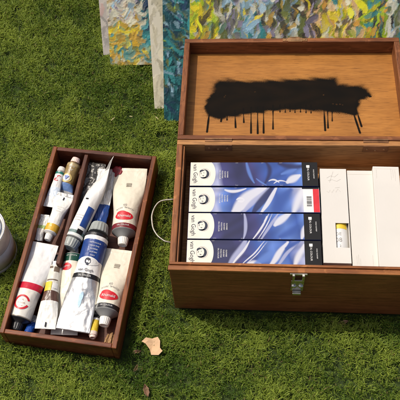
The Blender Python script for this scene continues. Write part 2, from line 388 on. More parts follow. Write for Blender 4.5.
for q_, r_ in (((224.5,97),.0016),((225.5,95.5),.0010),((255,92),.0012),((323.5,95),.0014),((333,104),.0016),((336.5,104.5),.0018),((340,104.3),.0016),((342.5,105),.0012)):
    dq = np.hypot(*(G-lidpt(*q_)).T); mask = mask*(1-.22*smooth(1.3-dq/r_)*rng.random(len(G)))
drips0 = [((209,116),(207,132),.0014),((222,118),(221,121.5),.0013),((235,115),(235.6,127.5),.0012),((227,118),(227,120),.0011),((243.5,113),(243.8,122.5),.0011),((251,112),(251,133),.0012),((257.5,112),(257.7,133.5),.0012),((263.5,111),(263.6,133),.0012),((273,110),(273,129),.0011),
 ((280,109),(280,112),.001),((285,109),(285.3,112.3),.001),((290,109),(290,111.6),.001),((295,109),(295,112.5),.001),((300.5,109),(300.5,112),.001),((306,109),(306,112.8),.001),((311,109),(311,113),.001),
 ((324,110),(325.2,130.5),.0013),((327.5,110),(328,128),.0011),((332,110),(332.2,121),.001),((354,115),(360,133),.0014),((357,113),(361.5,126.5),.0013),((369,96),(370.5,96.5),.0022)]
for a, b, rd in drips0:
    rd *= 1.35
    if a[1] > 105: a = (a[0]-(b[0]-a[0])*.25, a[1]-4.5)
    a, b = lidpt(*a), lidpt(*b); e = b-a; w_ = G-a; t = np.clip(w_ @ e/(e @ e), 0, 1)
    dd = np.sqrt(((w_-t[:,None]*e)**2).sum(1)); rr = rd*(.80+.12*np.sin(t*9+rd*9000)+.14*t**4); dd = np.abs(dd + .0004*np.sin(t*6+rd*7000))
    mask = np.maximum(mask, smooth(.5-(dd-rr)/.0009))
idx = np.arange(nx*ny).reshape(ny, nx)
Fq = np.stack([idx[:-1,:-1], idx[:-1,1:], idx[1:,1:], idx[1:,:-1]], -1).reshape(-1, 4)
zz = mask*.00025
PV = lo + G[:,:1]*X3 + G[:,1:]*lv + (LD+zz)[:,None]*ln_
mP, nt, pP, cP = wood('lid plywood', (.30, .115, .019), (.47, .205, .044), (7, 75, 75), rough=.55, coat=0, contrast=.55, fine=.22)
am = N(nt, 'ShaderNodeAttribute'); am.attribute_name = 'paint'
nt.links.new(mixc(nt, cP, (.006, .005, .004), am.outputs['Fac']), pP.inputs['Base Color'])
for nm, v0, v1 in (('Specular IOR Level', .3, .06), ('Roughness', .5, .75)):
    mr = N(nt, 'ShaderNodeMapRange'); mr.inputs['To Min'].default_value = v0; mr.inputs['To Max'].default_value = v1; nt.links.new(am.outputs['Fac'], mr.inputs['Value']); nt.links.new(mr.outputs[0], pP.inputs[nm])
o = build('panel', PV, Fq, mP, box, attrs={'paint': ('FLOAT', mask)}); o.parent = lid
m = MB(); m.box(lo, X3, lv, ln_, .001, BW-.001, .001, LL-.001, -LT-.001, -LT+.004); o = m.build('outer_board', W_FRONT, box); o.parent = lid
# keeper of the clasp on the far rail, hinges, latch, handle
kx = (onplane(295, 42, lo, ln_))[0]
m = MB()
for a_, b_, c_, d_ in ((-.021,-.012,.0085,.0025),(-.012,.012,.0100,.0005),(.012,.021,.0085,.0025)): m.box(lo, X3, lv, ln_, kx+a_, kx+b_, LL-c_, LL-d_, .0002, .0013)
for q_ in (-.0165, .0165): m.lathe(lo+X3*(kx+q_)+lv*(LL-.0055)+ln_*.0012, ln_, [(0,.0019),(.0007,.0017),(.001,.0001)], 12)
m.box(lo, X3, lv, ln_, kx-.008, kx+.008, LL+.0002, LL+.0016, -.012, .0013); m.lathe(lo+X3*kx+lv*(LL-.006), X3, [(-.007,.0001),(-.007,.0022),(.007,.0022),(.007,.0001)], 10)
o = m.build('keeper', BRASS, box); o.parent = lid
for hx0, hx1 in ((205, 232), (363, 388)):
    a = at(hx0, 138, BH)[0]; b = at(hx1, 138, BH)[0]
    m = MB(); m.lathe((a, BD+.0006, BH+.0012), X3, [(0,.0001),(0,.0016),(b-a,.0016),(b-a,.0001)], 12)
    m.box(O, X3, Y3, Z3, a, b, BD-.0040, BD+.0006, BH-.0003, BH+.0006); m.box(O, X3, Y3, Z3, a, b, BD-wt-.0011, BD-wt-.0002, BH-.0165, BH-.0005)
    hg = m.build('hinge', HINGE, box)
    for q_ in (.16, .5, .84):
        m = MB(); m.lathe((a+(b-a)*q_, BD-wt-.0010, BH-.0095-.003*(q_ == .5)), -Y3, [(0,.0022),(.0007,.0019),(.0010,.0001)], 14); o = m.build('screw', BRASS, box); o.parent = hg
lx = onplane(297.5, 282, (0,0,0), -Y3)[0]
m = MB(); yz = -.0017
m.box(O, X3, Y3, Z3, lx-.0125, lx+.0125, -.0032, -.0012, BH-.0075, BH-.0032)         # top flange
m.box(O, X3, Y3, Z3, lx-.0088, lx-.0052, -.0062, -.0012, BH-.030, BH-.0035); m.box(O, X3, Y3, Z3, lx+.0052, lx+.0088, -.0062, -.0012, BH-.030, BH-.0035)
m.box(O, X3, Y3, Z3, lx-.0088, lx+.0088, -.0064, -.0030, BH-.0250, BH-.0185)
m.box(O, X3, Y3, Z3, lx-.0095, lx+.0095, -.0026, -.0002, BH-.060, BH-.027)
lat = m.build('latch', METAL, box, bevel=.0006)
m = MB(); m.box(O, X3, Y3, Z3, lx-.0065, lx+.0065, -.0085, -.0028, BH-.064, BH-.058); o = m.build('lever', METAL, box, bevel=.001); o.parent = lat
for s in (-1, 1):
    m = MB(); m.lathe((lx+s*.0052, -.0024, BH-.043), -Y3, [(0,.0044),(.0014,.0043),(.0028,.0034),(.0036,.0018),(.0038,.0001)], 18); o = m.build('rivet', METAL, box, smooth_=True); o.parent = lat
hz = .062; hp = [at(*q_, hz) for q_ in ((171,199.5),(161,201),(155.5,206),(152.2,214),(152,221),(153.5,229),(158,236),(164.5,241))]
pts = []
for i in range(len(hp)-1):
    for k in range(4):
        t = k/4; p0, p1, p2, p3 = hp[max(i-1,0)], hp[i], hp[i+1], hp[min(i+2,len(hp)-1)]
        pts.append(.5*((2*p1)+(-p0+p2)*t+(2*p0-5*p1+4*p2-p3)*t*t+(-p0+3*p1-3*p2+p3)*t**3))
pts.append(hp[-1])
pts = [np.array([-.001, pts[0][1]+.002, hz])] + pts + [np.array([-.001, pts[-1][1]-.004, hz])]
m = MB(); m.tubeline(pts, .0013, 8)
for q_ in (pts[0], pts[-1]): m.lathe((0, q_[1], hz), -X3, [(-.001,.007),(.0012,.007),(.0022,.005),(.0026,.0001)], 16)
m.build('carry_handle', plain('dull wire', (.36,.34,.29), .5, .6, .3, 120), box, smooth_=True)

# ------------------------------------------------------------------ printed paint cartons
NV, PU, BL, PE, LA, WH = (.017,.019,.070),(.036,.036,.135),(.030,.072,.27),(.085,.165,.44),(.30,.32,.47),(.55,.55,.59)
ART = [  # colour stops along the carton, then brush swooshes (three points in carton fractions, half width, colour, softness)
 ([(0,PU),(.22,LA),(.255,PU),(.34,NV),(.42,NV),(.50,PU),(.60,BL),(.75,BL),(.88,PE)],
  [((.445,1.05),(.455,.5),(.50,.12),.022,PE,.8),((.60,1.0),(.66,.62),(.58,.05),.03,NV,.9),((.70,.95),(.80,.75),(.90,.85),.05,NV,.9),((.62,.20),(.66,.34),(.70,.14),.010,WH,.5),((.66,.10),(.70,.30),(.76,.16),.008,WH,.5),((.77,.16),(.81,.30),(.87,.44),.045,WH,.6),((.72,.5),(.78,.62),(.84,.7),.03,PE,.9),((.52,.3),(.56,.12),(.60,.02),.012,PE,.8)]),
 ([(0,PE),(.22,LA),(.27,PE),(.33,BL),(.42,BL),(.55,PE),(.68,BL),(.76,PE),(.84,LA),(.9,WH)],
  [((.36,.02),(.44,.55),(.58,1.0),.075,WH,.5),((.42,.0),(.50,.45),(.62,1.0),.03,LA,.6),((.50,.0),(.56,.5),(.65,1.05),.040,NV,.5),((.56,.0),(.62,.5),(.68,1.05),.022,WH,.4),((.37,.5),(.40,.62),(.43,.5),.012,WH,.5),((.38,.45),(.41,.38),(.43,.48),.012,WH,.5),((.66,.0),(.70,.5),(.78,.9),.09,BL,.9),((.80,.0),(.84,.5),(.88,1),.05,WH,.9),((.27,.9),(.34,.75),(.44,.95),.02,WH,.7)]),
 ([(0,PU),(.21,PU),(.28,NV),(.42,NV),(.52,PU),(.62,BL),(.74,PE),(.84,BL),(.9,PE)],
  [((.425,1.0),(.455,.5),(.43,.0),.018,LA,.6),((.50,.0),(.56,.42),(.62,1.0),.010,WH,.4),((.535,.0),(.59,.45),(.645,1.0),.006,WH,.4),((.56,.0),(.62,.55),(.69,1.0),.016,LA,.6),((.66,.55),(.70,.75),(.78,1.02),.040,WH,.6),((.86,.05),(.88,.35),(.90,.6),.030,WH,.7),((.70,.1),(.78,.25),(.84,.5),.06,BL,.9),((.58,.7),(.60,.8),(.60,.9),.008,WH,.5)]),
 ([(0,PU),(.20,NV),(.34,NV),(.42,PU),(.52,BL),(.66,PE),(.76,BL),(.88,LA)],
  [((.32,.0),(.40,.5),(.44,1.02),.042,LA,.6),((.34,.0),(.42,.5),(.47,1.02),.012,WH,.4),((.42,.02),(.50,.5),(.58,1.0),.007,WH,.35),((.445,.0),(.53,.55),(.60,.95),.005,WH,.35),((.46,.0),(.50,.12),(.55,.05),.04,WH,.6),((.52,.1),(.58,.3),(.63,.55),.05,PE,.8),((.62,.0),(.68,.45),(.75,.95),.030,WH,.6),((.67,.0),(.74,.5),(.82,.9),.018,LA,.6),((.80,.0),(.84,.4),(.87,.85),.035,WH,.8),((.74,.7),(.80,.9),(.84,1.0),.03,BL,.8)])]
ARTM, nt, p = newmat('carton print'); at_ = N(nt, 'ShaderNodeAttribute'); at_.attribute_name = 'print'; nt.links.new(at_.outputs['Color'], p.inputs['Base Color']); p.inputs['Roughness'].default_value = .42; p.inputs['Specular IOR Level'].default_value = .35
SLEEVE = plain('navy sleeve', (.022,.028,.095), .45, 0, .15, spec=.3)
def carton_art(i, Lx, Ly):
    st_ = .0005; nx_, ny_ = int(Lx/st_), int(Ly/st_); X_, Y_ = np.meshgrid(np.linspace(0, 1, nx_), np.linspace(0, 1, ny_))
    r2 = np.random.default_rng(40+i); wv = np.zeros_like(X_)
    for _ in range(9):
        k = r2.normal(size=2)*np.array([14, 3.2]); wv += np.sin(X_*k[0]+Y_*k[1]+r2.uniform(0, 6.28))
    wv /= 3; stops, sw = ART[i]; f = X_ + .022*wv + .05*(Y_-.5)
    px_ = [q_[0] for q_ in stops]; img = np.stack([np.interp(f, px_, [q_[1][c] for q_ in stops]) for c in range(3)], -1)
    img *= (1+.14*np.sin(wv*2.6+X_*30-Y_*7))[...,None]
    asp = Ly/Lx
    for (a, b, c, w2, colr, sf) in sw:
        dmin = np.full(X_.shape, 9.); tm = np.zeros(X_.shape)
        for t in np.linspace(0, 1, 40):
            q0 = (1-t)**2*a[0]+2*t*(1-t)*b[0]+t*t*c[0]; q1 = (1-t)**2*a[1]+2*t*(1-t)*b[1]+t*t*c[1]
            d = np.hypot(X_+.006*wv-q0, (Y_-q1)*asp); m_ = d < dmin; dmin = np.where(m_, d, dmin); tm = np.where(m_, t, tm)
        ww = w2*(.25+.75*np.sin(np.pi*np.clip(tm*.85+.1, 0, 1)))
        al = smooth((1-dmin/np.maximum(ww, 1e-4))/sf)*.9
        img = img*(1-al[...,None]) + np.array(colr)*al[...,None]
    # scuffed edges
    ed = np.minimum(np.minimum(X_, 1-X_)/asp, np.minimum(Y_, 1-Y_)); scf = (ed < .02+.018*np.abs(r2.normal(size=ed.shape)))*(np.sin(X_*90+i)+np.sin(X_*37) > 1.35)*.2
    img = img*(1-scf[...,None])+np.array((.5,.49,.47))*scf[...,None]
    return nx_, ny_, X_, Y_, img
rows = [  # (left px, right px, top-left y, top-right y, bottom-left y, bottom-right y, z)
 ((190.3,162.8),(317.4,161.2),(189.0,186.2),(319.0,186.4),.1300),
 ((189.2,186.6),(319.8,187.4),(188.0,213.0),(320.6,212.2),.1310),
 ((188.0,213.4),(320.2,212.6),(186.6,240.0),(321.4,239.2),.1305),
 ((186.7,240.4),(321.2,239.6),(185.4,266.6),(322.6,266.2),.1310)]
labels = ['paint carton printed dark blue with a pale wave, nearest the open lid in the box',
          'paint carton printed light blue and white with a barcode and red end strip',
          'paint carton printed navy and blue with white streaks, just below the barcoded carton',
          'paint carton printed blue with broad white brush swirls, against the front rim of the box']
for i, (a, b, c, d, z) in enumerate(rows):
    A, B, C, D_ = (at(*q_, z) for q_ in (a, b, c, d))
    x0 = (A[0]+C[0])/2; x1 = (B[0]+D_[0])/2; y1 = (A[1]+B[1])/2; y0 = (C[1]+D_[1])/2
    x0 = max(x0, wt+.0037)
    y0 = max(y0, .0118)
    tilt = ((B[1]-A[1])/(x1-x0)+(D_[1]-C[1])/(x1-x0))/2
    tilt = float(np.clip(tilt, -.012, .012))
    u = np.array([1, tilt, 0]); u /= np.linalg.norm(u); v = np.array([-u[1], u[0], 0])
    cen = np.array([(x0+x1)/2, (y0+y1)/2, 0]); Lx = x1-x0-.001; Ly = y1-y0-.0010
    if i == 0: y1 = min(y1, BD-wt-.006)
    root = empty('paint_carton', (cen[0], cen[1], FL_Z+.0006), labels[i], 'paint carton', 'printed paint cartons in the wooden box')
    m = MB(); m.box(cen, u, v, Z3, -Lx/2, Lx/2, -Ly/2, Ly/2, FL_Z+.0006, z); body = m.build('body', SLEEVE, root, bevel=.0008)
    nx_, ny_, X_, Y_, img = carton_art(i, Lx-.0010, Ly-.0010)
    PV = cen + ((X_.ravel()-.5)*(Lx-.0010))[:,None]*u + ((Y_.ravel()-.5)*(Ly-.0010))[:,None]*v + Z3*(z+.0001)
    ix = np.arange(nx_*ny_).reshape(ny_, nx_); Fq = np.stack([ix[:-1,:-1], ix[:-1,1:], ix[1:,1:], ix[1:,:-1]], -1).reshape(-1, 4)
    build('printed_top', PV, Fq, ARTM, root, attrs={'print': ('FLOAT_COLOR', np.column_stack([img.reshape(-1,3), np.ones(nx_*ny_)]))})
    fn = lambda x, y, l: cen + u*x + v*y + Z3*(z+l)
    cw = .0415
    def bulge(y): return -Lx/2 + .030 + .0105*math.sqrt(max(0, 1-(y/(Ly/2*1.06))**2))
    V = []; Fc = []; ns = 16
    for k in range(ns+1):
        y = -Ly/2+.0004+(Ly-.0008)*k/ns; V += [(-Lx/2+.0006, y), (bulge(y), y)]
        if k: Fc.append((2*k-2, 2*k-1, 2*k+1, 2*k))
    pan = lay('end_panel', (V, Fc), fn, CREAM, root, .0002)
    fl = V
    # brand lettering runs down the panel, with a small round portrait mark beside it
    t = shift2d(text2d('van Gogh', .0095, .98), -Lx/2+.0085, .0005, -math.pi/2+.03); o = lay('lettering', t, fn, DARKHAIR, root, .0004); o.parent = pan
    px_, py_ = -Lx/2+.0225, 0
    # head turned three quarters: hair at the back, brow, beard, seen lying on its side like the lettering
    mk = merge2d(crescent2d(px_+.0004, py_, .0076, .0084, .0058, .0064, -.0022, .0004, -1.9, 1.75), crescent2d(px_-.0030, py_+.0046, .0042, .0032, .0024, .0016, .0010, -.0010, .5, 3.9), crescent2d(px_-.0010, py_-.0058, .0048, .0030, .0030, .0014, .0004, .0012, 3.3, 6.2), line2d([(px_-.0008,py_+.0030),(px_-.0002,py_+.0012)],.0006), line2d([(px_-.0026,py_-.0030),(px_-.0002,py_-.0036)],.0010), line2d([(px_-.0040,py_+.0022),(px_-.0056,py_+.0002),(px_-.0044,py_-.0006)],.0006))
    o = lay('portrait_mark', mk, fn, DARKHAIR, root, .00045); o.parent = pan
    o = lay('halo', oval2d(px_+.0008, py_+.0004, .0092, .0102, .86), fn, INKFAINT, root, .0004); o.parent = pan
    for k, (dx, ln2) in enumerate(((.0475, .55), (.0515, .42), (.0555, .62), (.0595, .5))):
        words = ('OIL COLOUR', 'HUILE FINE', 'OLIEVERF', 'OLFARBE')[k]
        t = shift2d(text2d(words, .0029), -Lx/2+dx, .002 if i == 1 else -.001, -math.pi/2); lay('small_print', t, fn, PRINTW, root, .0003)
    ex = Lx/2
    if i == 1:
        lay('end_band', rect2d(ex-.0265, ex-.0008, Ly/2-.0030, Ly/2-.0004), fn, BLACK, root, .0003)
        bl = lay('barcode_label', rect2d(ex-.0250, ex-.0100, -Ly/2+.0010, Ly/2-.0034), fn, PRINTW, root, .0002)
        lay('end_strip', rect2d(ex-.0100, ex-.0008, -Ly/2+.0006, Ly/2-.0032), fn, INKRED, root, .00025)
        bars = []; y = -.012
        r3 = random.Random(3)
        while y < .006:
            wdt = r3.choice((.0003, .0005, .0008)); bars.append(rect2d(ex-.0200, ex-.0125, y, y+wdt, 1, 1)); y += wdt + r3.choice((.0004, .0006, .0009))
        o = lay('bars', merge2d(*bars), fn, BLACK, root, .0004); o.parent = bl
    else:
        bl = lay('end_band', rect2d(ex-.0245, ex-.0003, -Ly/2+.0003, Ly/2-.0003), fn, BLACK, root, .0002)
        t = merge2d(shift2d(text2d('OIL COLOUR', .0040), ex-.0150, .000, -math.pi/2), rect2d(ex-.0175, ex-.0125, .0118, .0165), shift2d(text2d('HUILE OLIEVERF', .0024), ex-.0065, .0, -math.pi/2))
        o = lay('lettering', t, fn, PRINTW, root, .00035); o.parent = bl

# ------------------------------------------------------------------ plain white cartons
def card_text(rows_, L0, h=.0006):
    out = []; r3 = random.Random(5)
    for (x, y0, y1) in rows_:
        y = y0
        while y < y1:
            ln2 = r3.uniform(.0008, .0022); out.append(rect2d(x-h/2, x+h/2, y, min(y1, y+ln2), 1, 1)); y += ln2 + r3.uniform(.0005, .001)
    return merge2d(*out)
def white_carton(label, tl, tr, bl_, z, y0=None, window=False):
    A, B, C = at(*tl, z), at(*tr, z), at(*bl_, z)
    v = A-C; Ly = np.linalg.norm(v); v /= Ly; u = np.array([v[1], -v[0], 0]); Lx = (B-A) @ u
    root = empty('white_carton', (*(C+u*Lx/2+v*Ly/2)[:2], FL_Z+.0006), label, 'carton', 'plain white cartons in the wooden box')
    Ob = np.array([C[0], C[1], 0]); fn = lambda x, y, l: Ob + u*x + v*y + Z3*(z+l)
    return root, Ob, u, v, Lx, Ly, fn
r1, Ob, u, v, Lx, Ly, fn = white_carton('white carton with a corner window showing a yellow tube and faint pencil scribble on top', (319.8,168.6), (346,169.3), (323.6,262.8), .1285)
# shell with an opening cut in its top, so the tube inside shows
wx0, wx1 = Lx-.0205, Lx-.0012; wy0 = (at(340,247.6,.1285)-Ob) @ v; wy1 = (at(340,223,.1285)-Ob) @ v
m = MB(); t_ = .0009; z0 = FL_Z+.0006; z1 = .1285
m.box(Ob, u, v, Z3, 0, t_, 0, Ly, z0, z1); m.box(Ob, u, v, Z3, t_, Lx-t_, 0, t_, z0, z1-.0006); m.box(Ob, u, v, Z3, t_, Lx-t_, Ly-t_, Ly, z0, z1-.0006)
m.box(Ob, u, v, Z3, Lx-t_, Lx, 0, Ly, z0, z1-.0004)
m.box(Ob, u, v, Z3, t_, Lx-.0001, 0.0002, wy0, z1-t_, z1); m.box(Ob, u, v, Z3, t_, Lx-.0001, wy1, Ly-.0002, z1-t_, z1); m.box(Ob, u, v, Z3, t_, wx0, wy0, wy1, z1-t_, z1)
m.build('shell', CARD, r1)
scr = [[(.010,.148),(.016,.152),(.022,.150),(.028,.156)],[(.012,.143),(.018,.145),(.025,.142),(.031,.146)],[(.020,.160),(.017,.150),(.014,.140)],[(.009,.124),(.012,.121),(.014,.126),(.017,.121),(.020,.127),(.023,.122),(.026,.128),(.030,.123)],[(.022,.130),(.029,.131)]]
lay('pencil_scribble', merge2d(*[line2d(s_, .0006) for s_ in scr]), fn, INKFAINT, r1, .0002)
# tube showing in the window
tc0 = Ob + u*(Lx-.0135) + v*.010; rr = .0128
tr_ = empty('paint_tube', (tc0[0], tc0[1], z0), 'white and yellow paint tube seen through the window of the white carton', 'paint tube')
m = MB(); m.lathe(tc0+Z3*(z0+rr+.0135), v, [(0,.0001),(0,rr*.8),(.004,rr),(.125,rr),(.13,.004),(.14,.004),(.14,.0001)], 32)
m2 = m.build('body', PRINTW, tr_, smooth_=True)
YEL = plain('yellow print', (.72, .50, .04), .4, 0, .1)
fnt = lambda x, y, l: tc0 + u*x + v*y + Z3*(z0+.0135+rr+math.sqrt(max(1e-9, rr*rr-x*x))+l)
wy = lambda py: ((at(340, py, .1285)-tc0*np.array([1,1,0])) @ v)
lay('yellow_band', rect2d(-.010, .010, wy(227.5), wy(220)), fnt, YEL, tr_, .0002)
o = lay('lettering', merge2d(shift2d(text2d('DE', .0072), -.0030, wy(233)), shift2d(text2d('08', .0100), -.0028, wy(239)), shift2d(text2d('2', .0055), -.001, wy(245))), fnt, INKGREY, tr_, .0003)
r2_, Ob, u, v, Lx, Ly, fn = white_carton('plain white carton lying between the windowed carton and the slightly taller white carton', (346.6,170.3), (378,170.6), (352.6,266.8), .1262)
m = MB(); m.box(Ob, u, v, Z3, .0004, Lx, 0, Ly, FL_Z+.0006, .1262); m.build('shell', CARD, r2_, bevel=.0008); lay('fold_seam', rect2d(.0012, Lx-.0012, Ly-.0075, Ly-.0071, 1, 1), fn, CARDEDGE, r2_, .0002)
lay('faint_print', card_text([(.007,.004,.018),(.0095,.004,.020),(.012,.003,.014),(.030,.003,.020)], 0), fn, INKFAINT, r2_, .0002)
r3_, Ob, u, v, Lx, Ly, fn = white_carton('tallest plain white carton, against the right wall of the wooden box, with faint grey print', (372.6,166.2), (398.6,165.8), (379.6,268.5), .1345)
m = MB(); m.box(Ob, u, v, Z3, 0, Lx, 0, Ly, FL_Z+.0006, .1345); m.build('shell', CARD, r3_, bevel=.0008); lay('fold_seam', rect2d(.0012, Lx-.0012, Ly-.0045, Ly-.0041, 1, 1), fn, CARDEDGE, r3_, .0002)
lay('faint_print', card_text([(.005,Ly-.022,Ly-.006)], 0), fn, INKFAINT, r3_, .0002); lay('faint_print', card_text([(.027,Ly-.024,Ly-.004),(.030,Ly-.020,Ly-.006),(.033,Ly-.026,Ly-.006)], 0), fn, INKFAINT, r3_, .0002)

# ------------------------------------------------------------------ tray
tray = empty('wooden_tray', T0+TU*TW/2+TV*TL/2, 'shallow dark red brown wooden tray with a divider, crowded with paint tubes', 'tray')
tw_ = .0078
def tb(x0,x1,y0,y1,z0,z1,name,mat,bev=.0012):
    m = MB(); m.box(T0, TU, TV, Z3, x0,x1,y0,y1,z0,z1); return m.build(name, mat, tray, bevel=bev)
tb(0, tw_, 0, TL, .003, TH, 'side_wall', W_TRAYRIM); tb(TW-tw_, TW, 0, TL, .003, TH, 'side_wall', W_TRAYRIM)
tb(tw_+.0002, TW-tw_-.0002, .0002, tw_, .003, TH-.0004, 'front_wall', W_TRAYFRONT); tb(tw_+.0002, TW-tw_-.0002, TL-tw_, TL-.0002, .003, TH-.0004, 'back_wall', W_TRAYX)
tb(tw_, TW-tw_, tw_, TL-tw_, .003, .0065, 'floor', W_TRAYX, 0)
da = (at(87.5,153,TH-.004)-T0) @ TU
db = (at(70,215,TH-.004)-T0) @ TU
dd = da*.45+db*.55
tb(dd-.0035, dd+.0035, .130, TL-tw_-.0002, .0066, TH-.004, 'divider', W_TRAY)

# ------------------------------------------------------------------ paint tubes
def tube(label, crimp, sh, r, bands, cap, scol, full=.97, twist=0, crum=.0007, vfull=.8, caplen=.011, caprad=None, group=None, ridged=True, shl=.34, cr_w=1.0, name='paint_tube'):
    P0 = at(*crimp); P1 = at(*sh); L_ = np.linalg.norm(P1-P0); a = (P1-P0)/L_
    c = np.cross(a, Z3); c /= np.linalg.norm(c); c = c if c[0] > 0 else -c
    n = np.cross(c, a); n = n if n[2] > 0 else -n
    root = empty(name, ((P0+P1)[0]/2, (P0+P1)[1]/2, .0066), label, 'paint tube', group)
    def sect(v):
        f = .06 + (full-.06)*float(smooth((v-.05)/(vfull-.05))); b = r*f; return math.sqrt(max(2*r*r-b*b, r*r*.9))*(1 if f > .5 else 1-(1-cr_w)*(1-f*2)), b
    NS, NR = 72, 80; V = []; va = []; sd_ = random.random()*50
    for j in range(NR+1):
        v = j/NR; A_, B_ = sect(v); ce = P0 + a*L_*v
        tw = twist*(1-float(smooth(v/.75))); cc = c*math.cos(tw)+n*math.sin(tw); nn = n*math.cos(tw)-c*math.sin(tw)
        amp = crum*(.25+.75*(1-v))*min(1, .3+v*4) + crum*.4*math.exp(-((v-.05)/.05)**2)
        for k in range(NS):
            an = 2*math.pi*k/NS; p_ = ce + cc*A_*math.cos(an) + nn*B_*math.sin(an)
            q_ = Vector((math.cos(an)*1.7+sd_, v*5.5, math.sin(an)*1.7))
            d_ = mnoise.noise(q_*1.3)*1.0 + mnoise.noise(q_*3.1)*.6
            d_ += (1-abs(mnoise.noise(q_*1.9+Vector((7,3,1))))*4 if abs(mnoise.noise(q_*1.9+Vector((7,3,1)))) < .25 else 0)*-.34*(1-v)
            if v > .985: d_ *= .2
            V.append(p_ + nn*math.sin(an)*d_*amp*1.8 + cc*math.cos(an)*d_*amp*.6); va.append(v)
    Fc = [(j*NS+k, j*NS+(k+1) % NS, (j+1)*NS+(k+1) % NS, (j+1)*NS+k) for j in range(NR) for k in range(NS)]
    Fc.append(list(range(NS))[::-1])
    body = build('body', V, Fc, band_mat(bands), root, smooth_=True, attrs={'v': ('FLOAT', va)})
    # shoulder, rim bead, cap
    m = MB(); rs = r*full; nr = r*.42
    m.lathe(P1-a*.0004, a, [(0, rs*.99),(.0006, rs*1.03),(.0016, rs*1.03),(.0022, rs*.96),(r*shl, nr*1.1),(r*shl+.002, nr)], 36); m.build('shoulder', scol, root, smooth_=True)
    crd = caprad or r*.5; s0 = r*shl+.0008
    m = MB(); m.lathe(P1+a*s0, a, [(0, nr*.8),(0, crd*1.0),(.0012, crd*1.04),(caplen*.8, crd*.92),(caplen, crd*.86),(caplen, crd*.6),(caplen-.0012, crd*.5),(caplen-.0012, .0001)], 36, ((1,2,3), .045) if ridged else None); m.build('cap', cap, root)
    def fn(x, d, l):
        v = min(1, max(0, 1-d/L_)); A_, B_ = sect(v); x_ = max(-A_*.995, min(A_*.995, x))
        return P0 + a*L_*v + c*x_ + n*(B_*math.sqrt(1-(x_/A_)**2)+l+crum*.55*(1.15-v))
    return root, body, fn, L_
bm_n = [0]
def band_mat(bands):
    """bands: (start along the tube, colour, metallic) from the crimp to the shoulder, plus thumb-smear noise"""
    bm_n[0] += 1; m, nt, p = newmat('tube print %d' % bm_n[0]); L = nt.links.new
    at_ = N(nt, 'ShaderNodeAttribute'); at_.attribute_name = 'v'
    tc = N(nt, 'ShaderNodeTexCoord'); nz = N(nt, 'ShaderNodeTexNoise'); nz.inputs['Scale'].default_value = 130; nz.inputs['Detail'].default_value = 6; L(tc.outputs['Object'], nz.inputs['Vector'])
    r = ramp(nt, [(b[0], b[1]) for b in bands], 'CONSTANT'); L(at_.outputs['Fac'], r.inputs[0])
    rm = ramp(nt, [(b[0], b[2]) for b in bands], 'CONSTANT'); L(at_.outputs['Fac'], rm.inputs[0])
    d = ramp(nt, [(.32, (.62, .58, .52)), (.44, (1, 1, 1))]); L(nz.outputs['Fac'], d.inputs[0])
    L(mixc(nt, r.outputs[0], d.outputs[0], .13, 'MULTIPLY'), p.inputs['Base Color']); L(rm.outputs[0], p.inputs['Metallic'])
    rg = ramp(nt, [(.3, .27), (.7, .42)]); L(nz.outputs['Fac'], rg.inputs[0]); L(rg.outputs[0], p.inputs['Roughness'])
    n2 = N(nt, 'ShaderNodeTexNoise'); n2.inputs['Scale'].default_value = 55; n2.inputs['Detail'].default_value = 3; n2.inputs['Distortion'].default_value = 1; L(tc.outputs['Object'], n2.inputs['Vector'])
    bp = N(nt, 'ShaderNodeBump'); bp.inputs['Strength'].default_value = .5; bp.inputs['Distance'].default_value = .002; L(n2.outputs['Fac'], bp.inputs['Height']); L(bp.outputs[0], p.inputs['Normal'])
    return m
SIL = (.58, .58, .57); CRM = (.68, .63, .51); WHT = (.68, .67, .65); GT = 'paint tubes lying in the wooden tray'
SILV = plain('aluminium', (.70, .69, .66), .33, 1, .1, 60, .3, 120)
GREYSH = plain('grey shoulder', (.20, .20, .19), .5, 0, .12)
CAPW = plain('white cap', (.70, .68, .62), .38, 0, .06)
# two cream tubes with red oval marks
def cream_tube(label, crimp, sh, r, band, redmark_d, bandmat):
    root, body, fn, L_ = tube(label, crimp, sh, r, [(0, CRM, 0), (.045, (.64, .59, .47), 0), (.055, CRM, 0), (.93, band, 0)], CAPW, GREYSH, caplen=.013, caprad=.0085, group=GT, shl=.5, cr_w=.97, crum=.0006)
    d0 = redmark_d
    lg = lay('red_mark', oval2d(0, d0, .0150, .0078), fn, INKRED, root, .0005)
    lay('mark_lobe', oval2d(-.004, d0+.005, .009, .0045), fn, INKRED, root, .00046); 
    o = lay('lettering', shift2d(text2d('Rhumald', .0066, .95), 0, d0-.0002, .0), fn, PRINTW, root, .0009); o.parent = lg
    lay('series_lettering', merge2d(arc_text("Artists' Series Oil", .0050, .026, 0, d0+.0165, 1.15), shift2d(text2d('60', .0062), -.0005, d0+.0215)), fn, INKGREY, root, .0005)
    lay('series_mark', merge2d(rect2d(-.0045, .0045, L_*.70, L_*.70+.0046), rect2d(-.0045, .0045, L_*.70-.0034, L_*.70-.0014)), fn, plain('taupe print', (.30,.27,.21), .5), root, .0005)
    lay('band_lettering', shift2d(text2d('OIL COLOUR', .0034), 0, L_*.035), fn, PRINTW, root, .0006)
    return root, fn, L_
c1, fn, L_ = cream_tube('cream paint tube with dark red band and red oval mark, its flat end stained red', (131.5,168.5,.031), (124,232.5,.029), .0205, (.16, .012, .018), .0215, None)
STAIN = plain('dried crimson paint', (.22, .006, .018), .45, 0, .4, 200)
rs_ = random.Random(8)
lay('paint_stain', merge2d(*[oval2d(-.0235+rs_.uniform(-.005,.005), L_-.001-rs_.uniform(0,.014), rs_.uniform(.002,.005), rs_.uniform(.0018,.006), seg=12, rings=2) for _ in range(18)]), fn, STAIN, c1, .0009)
m = MB(); rs_ = random.Random(4)
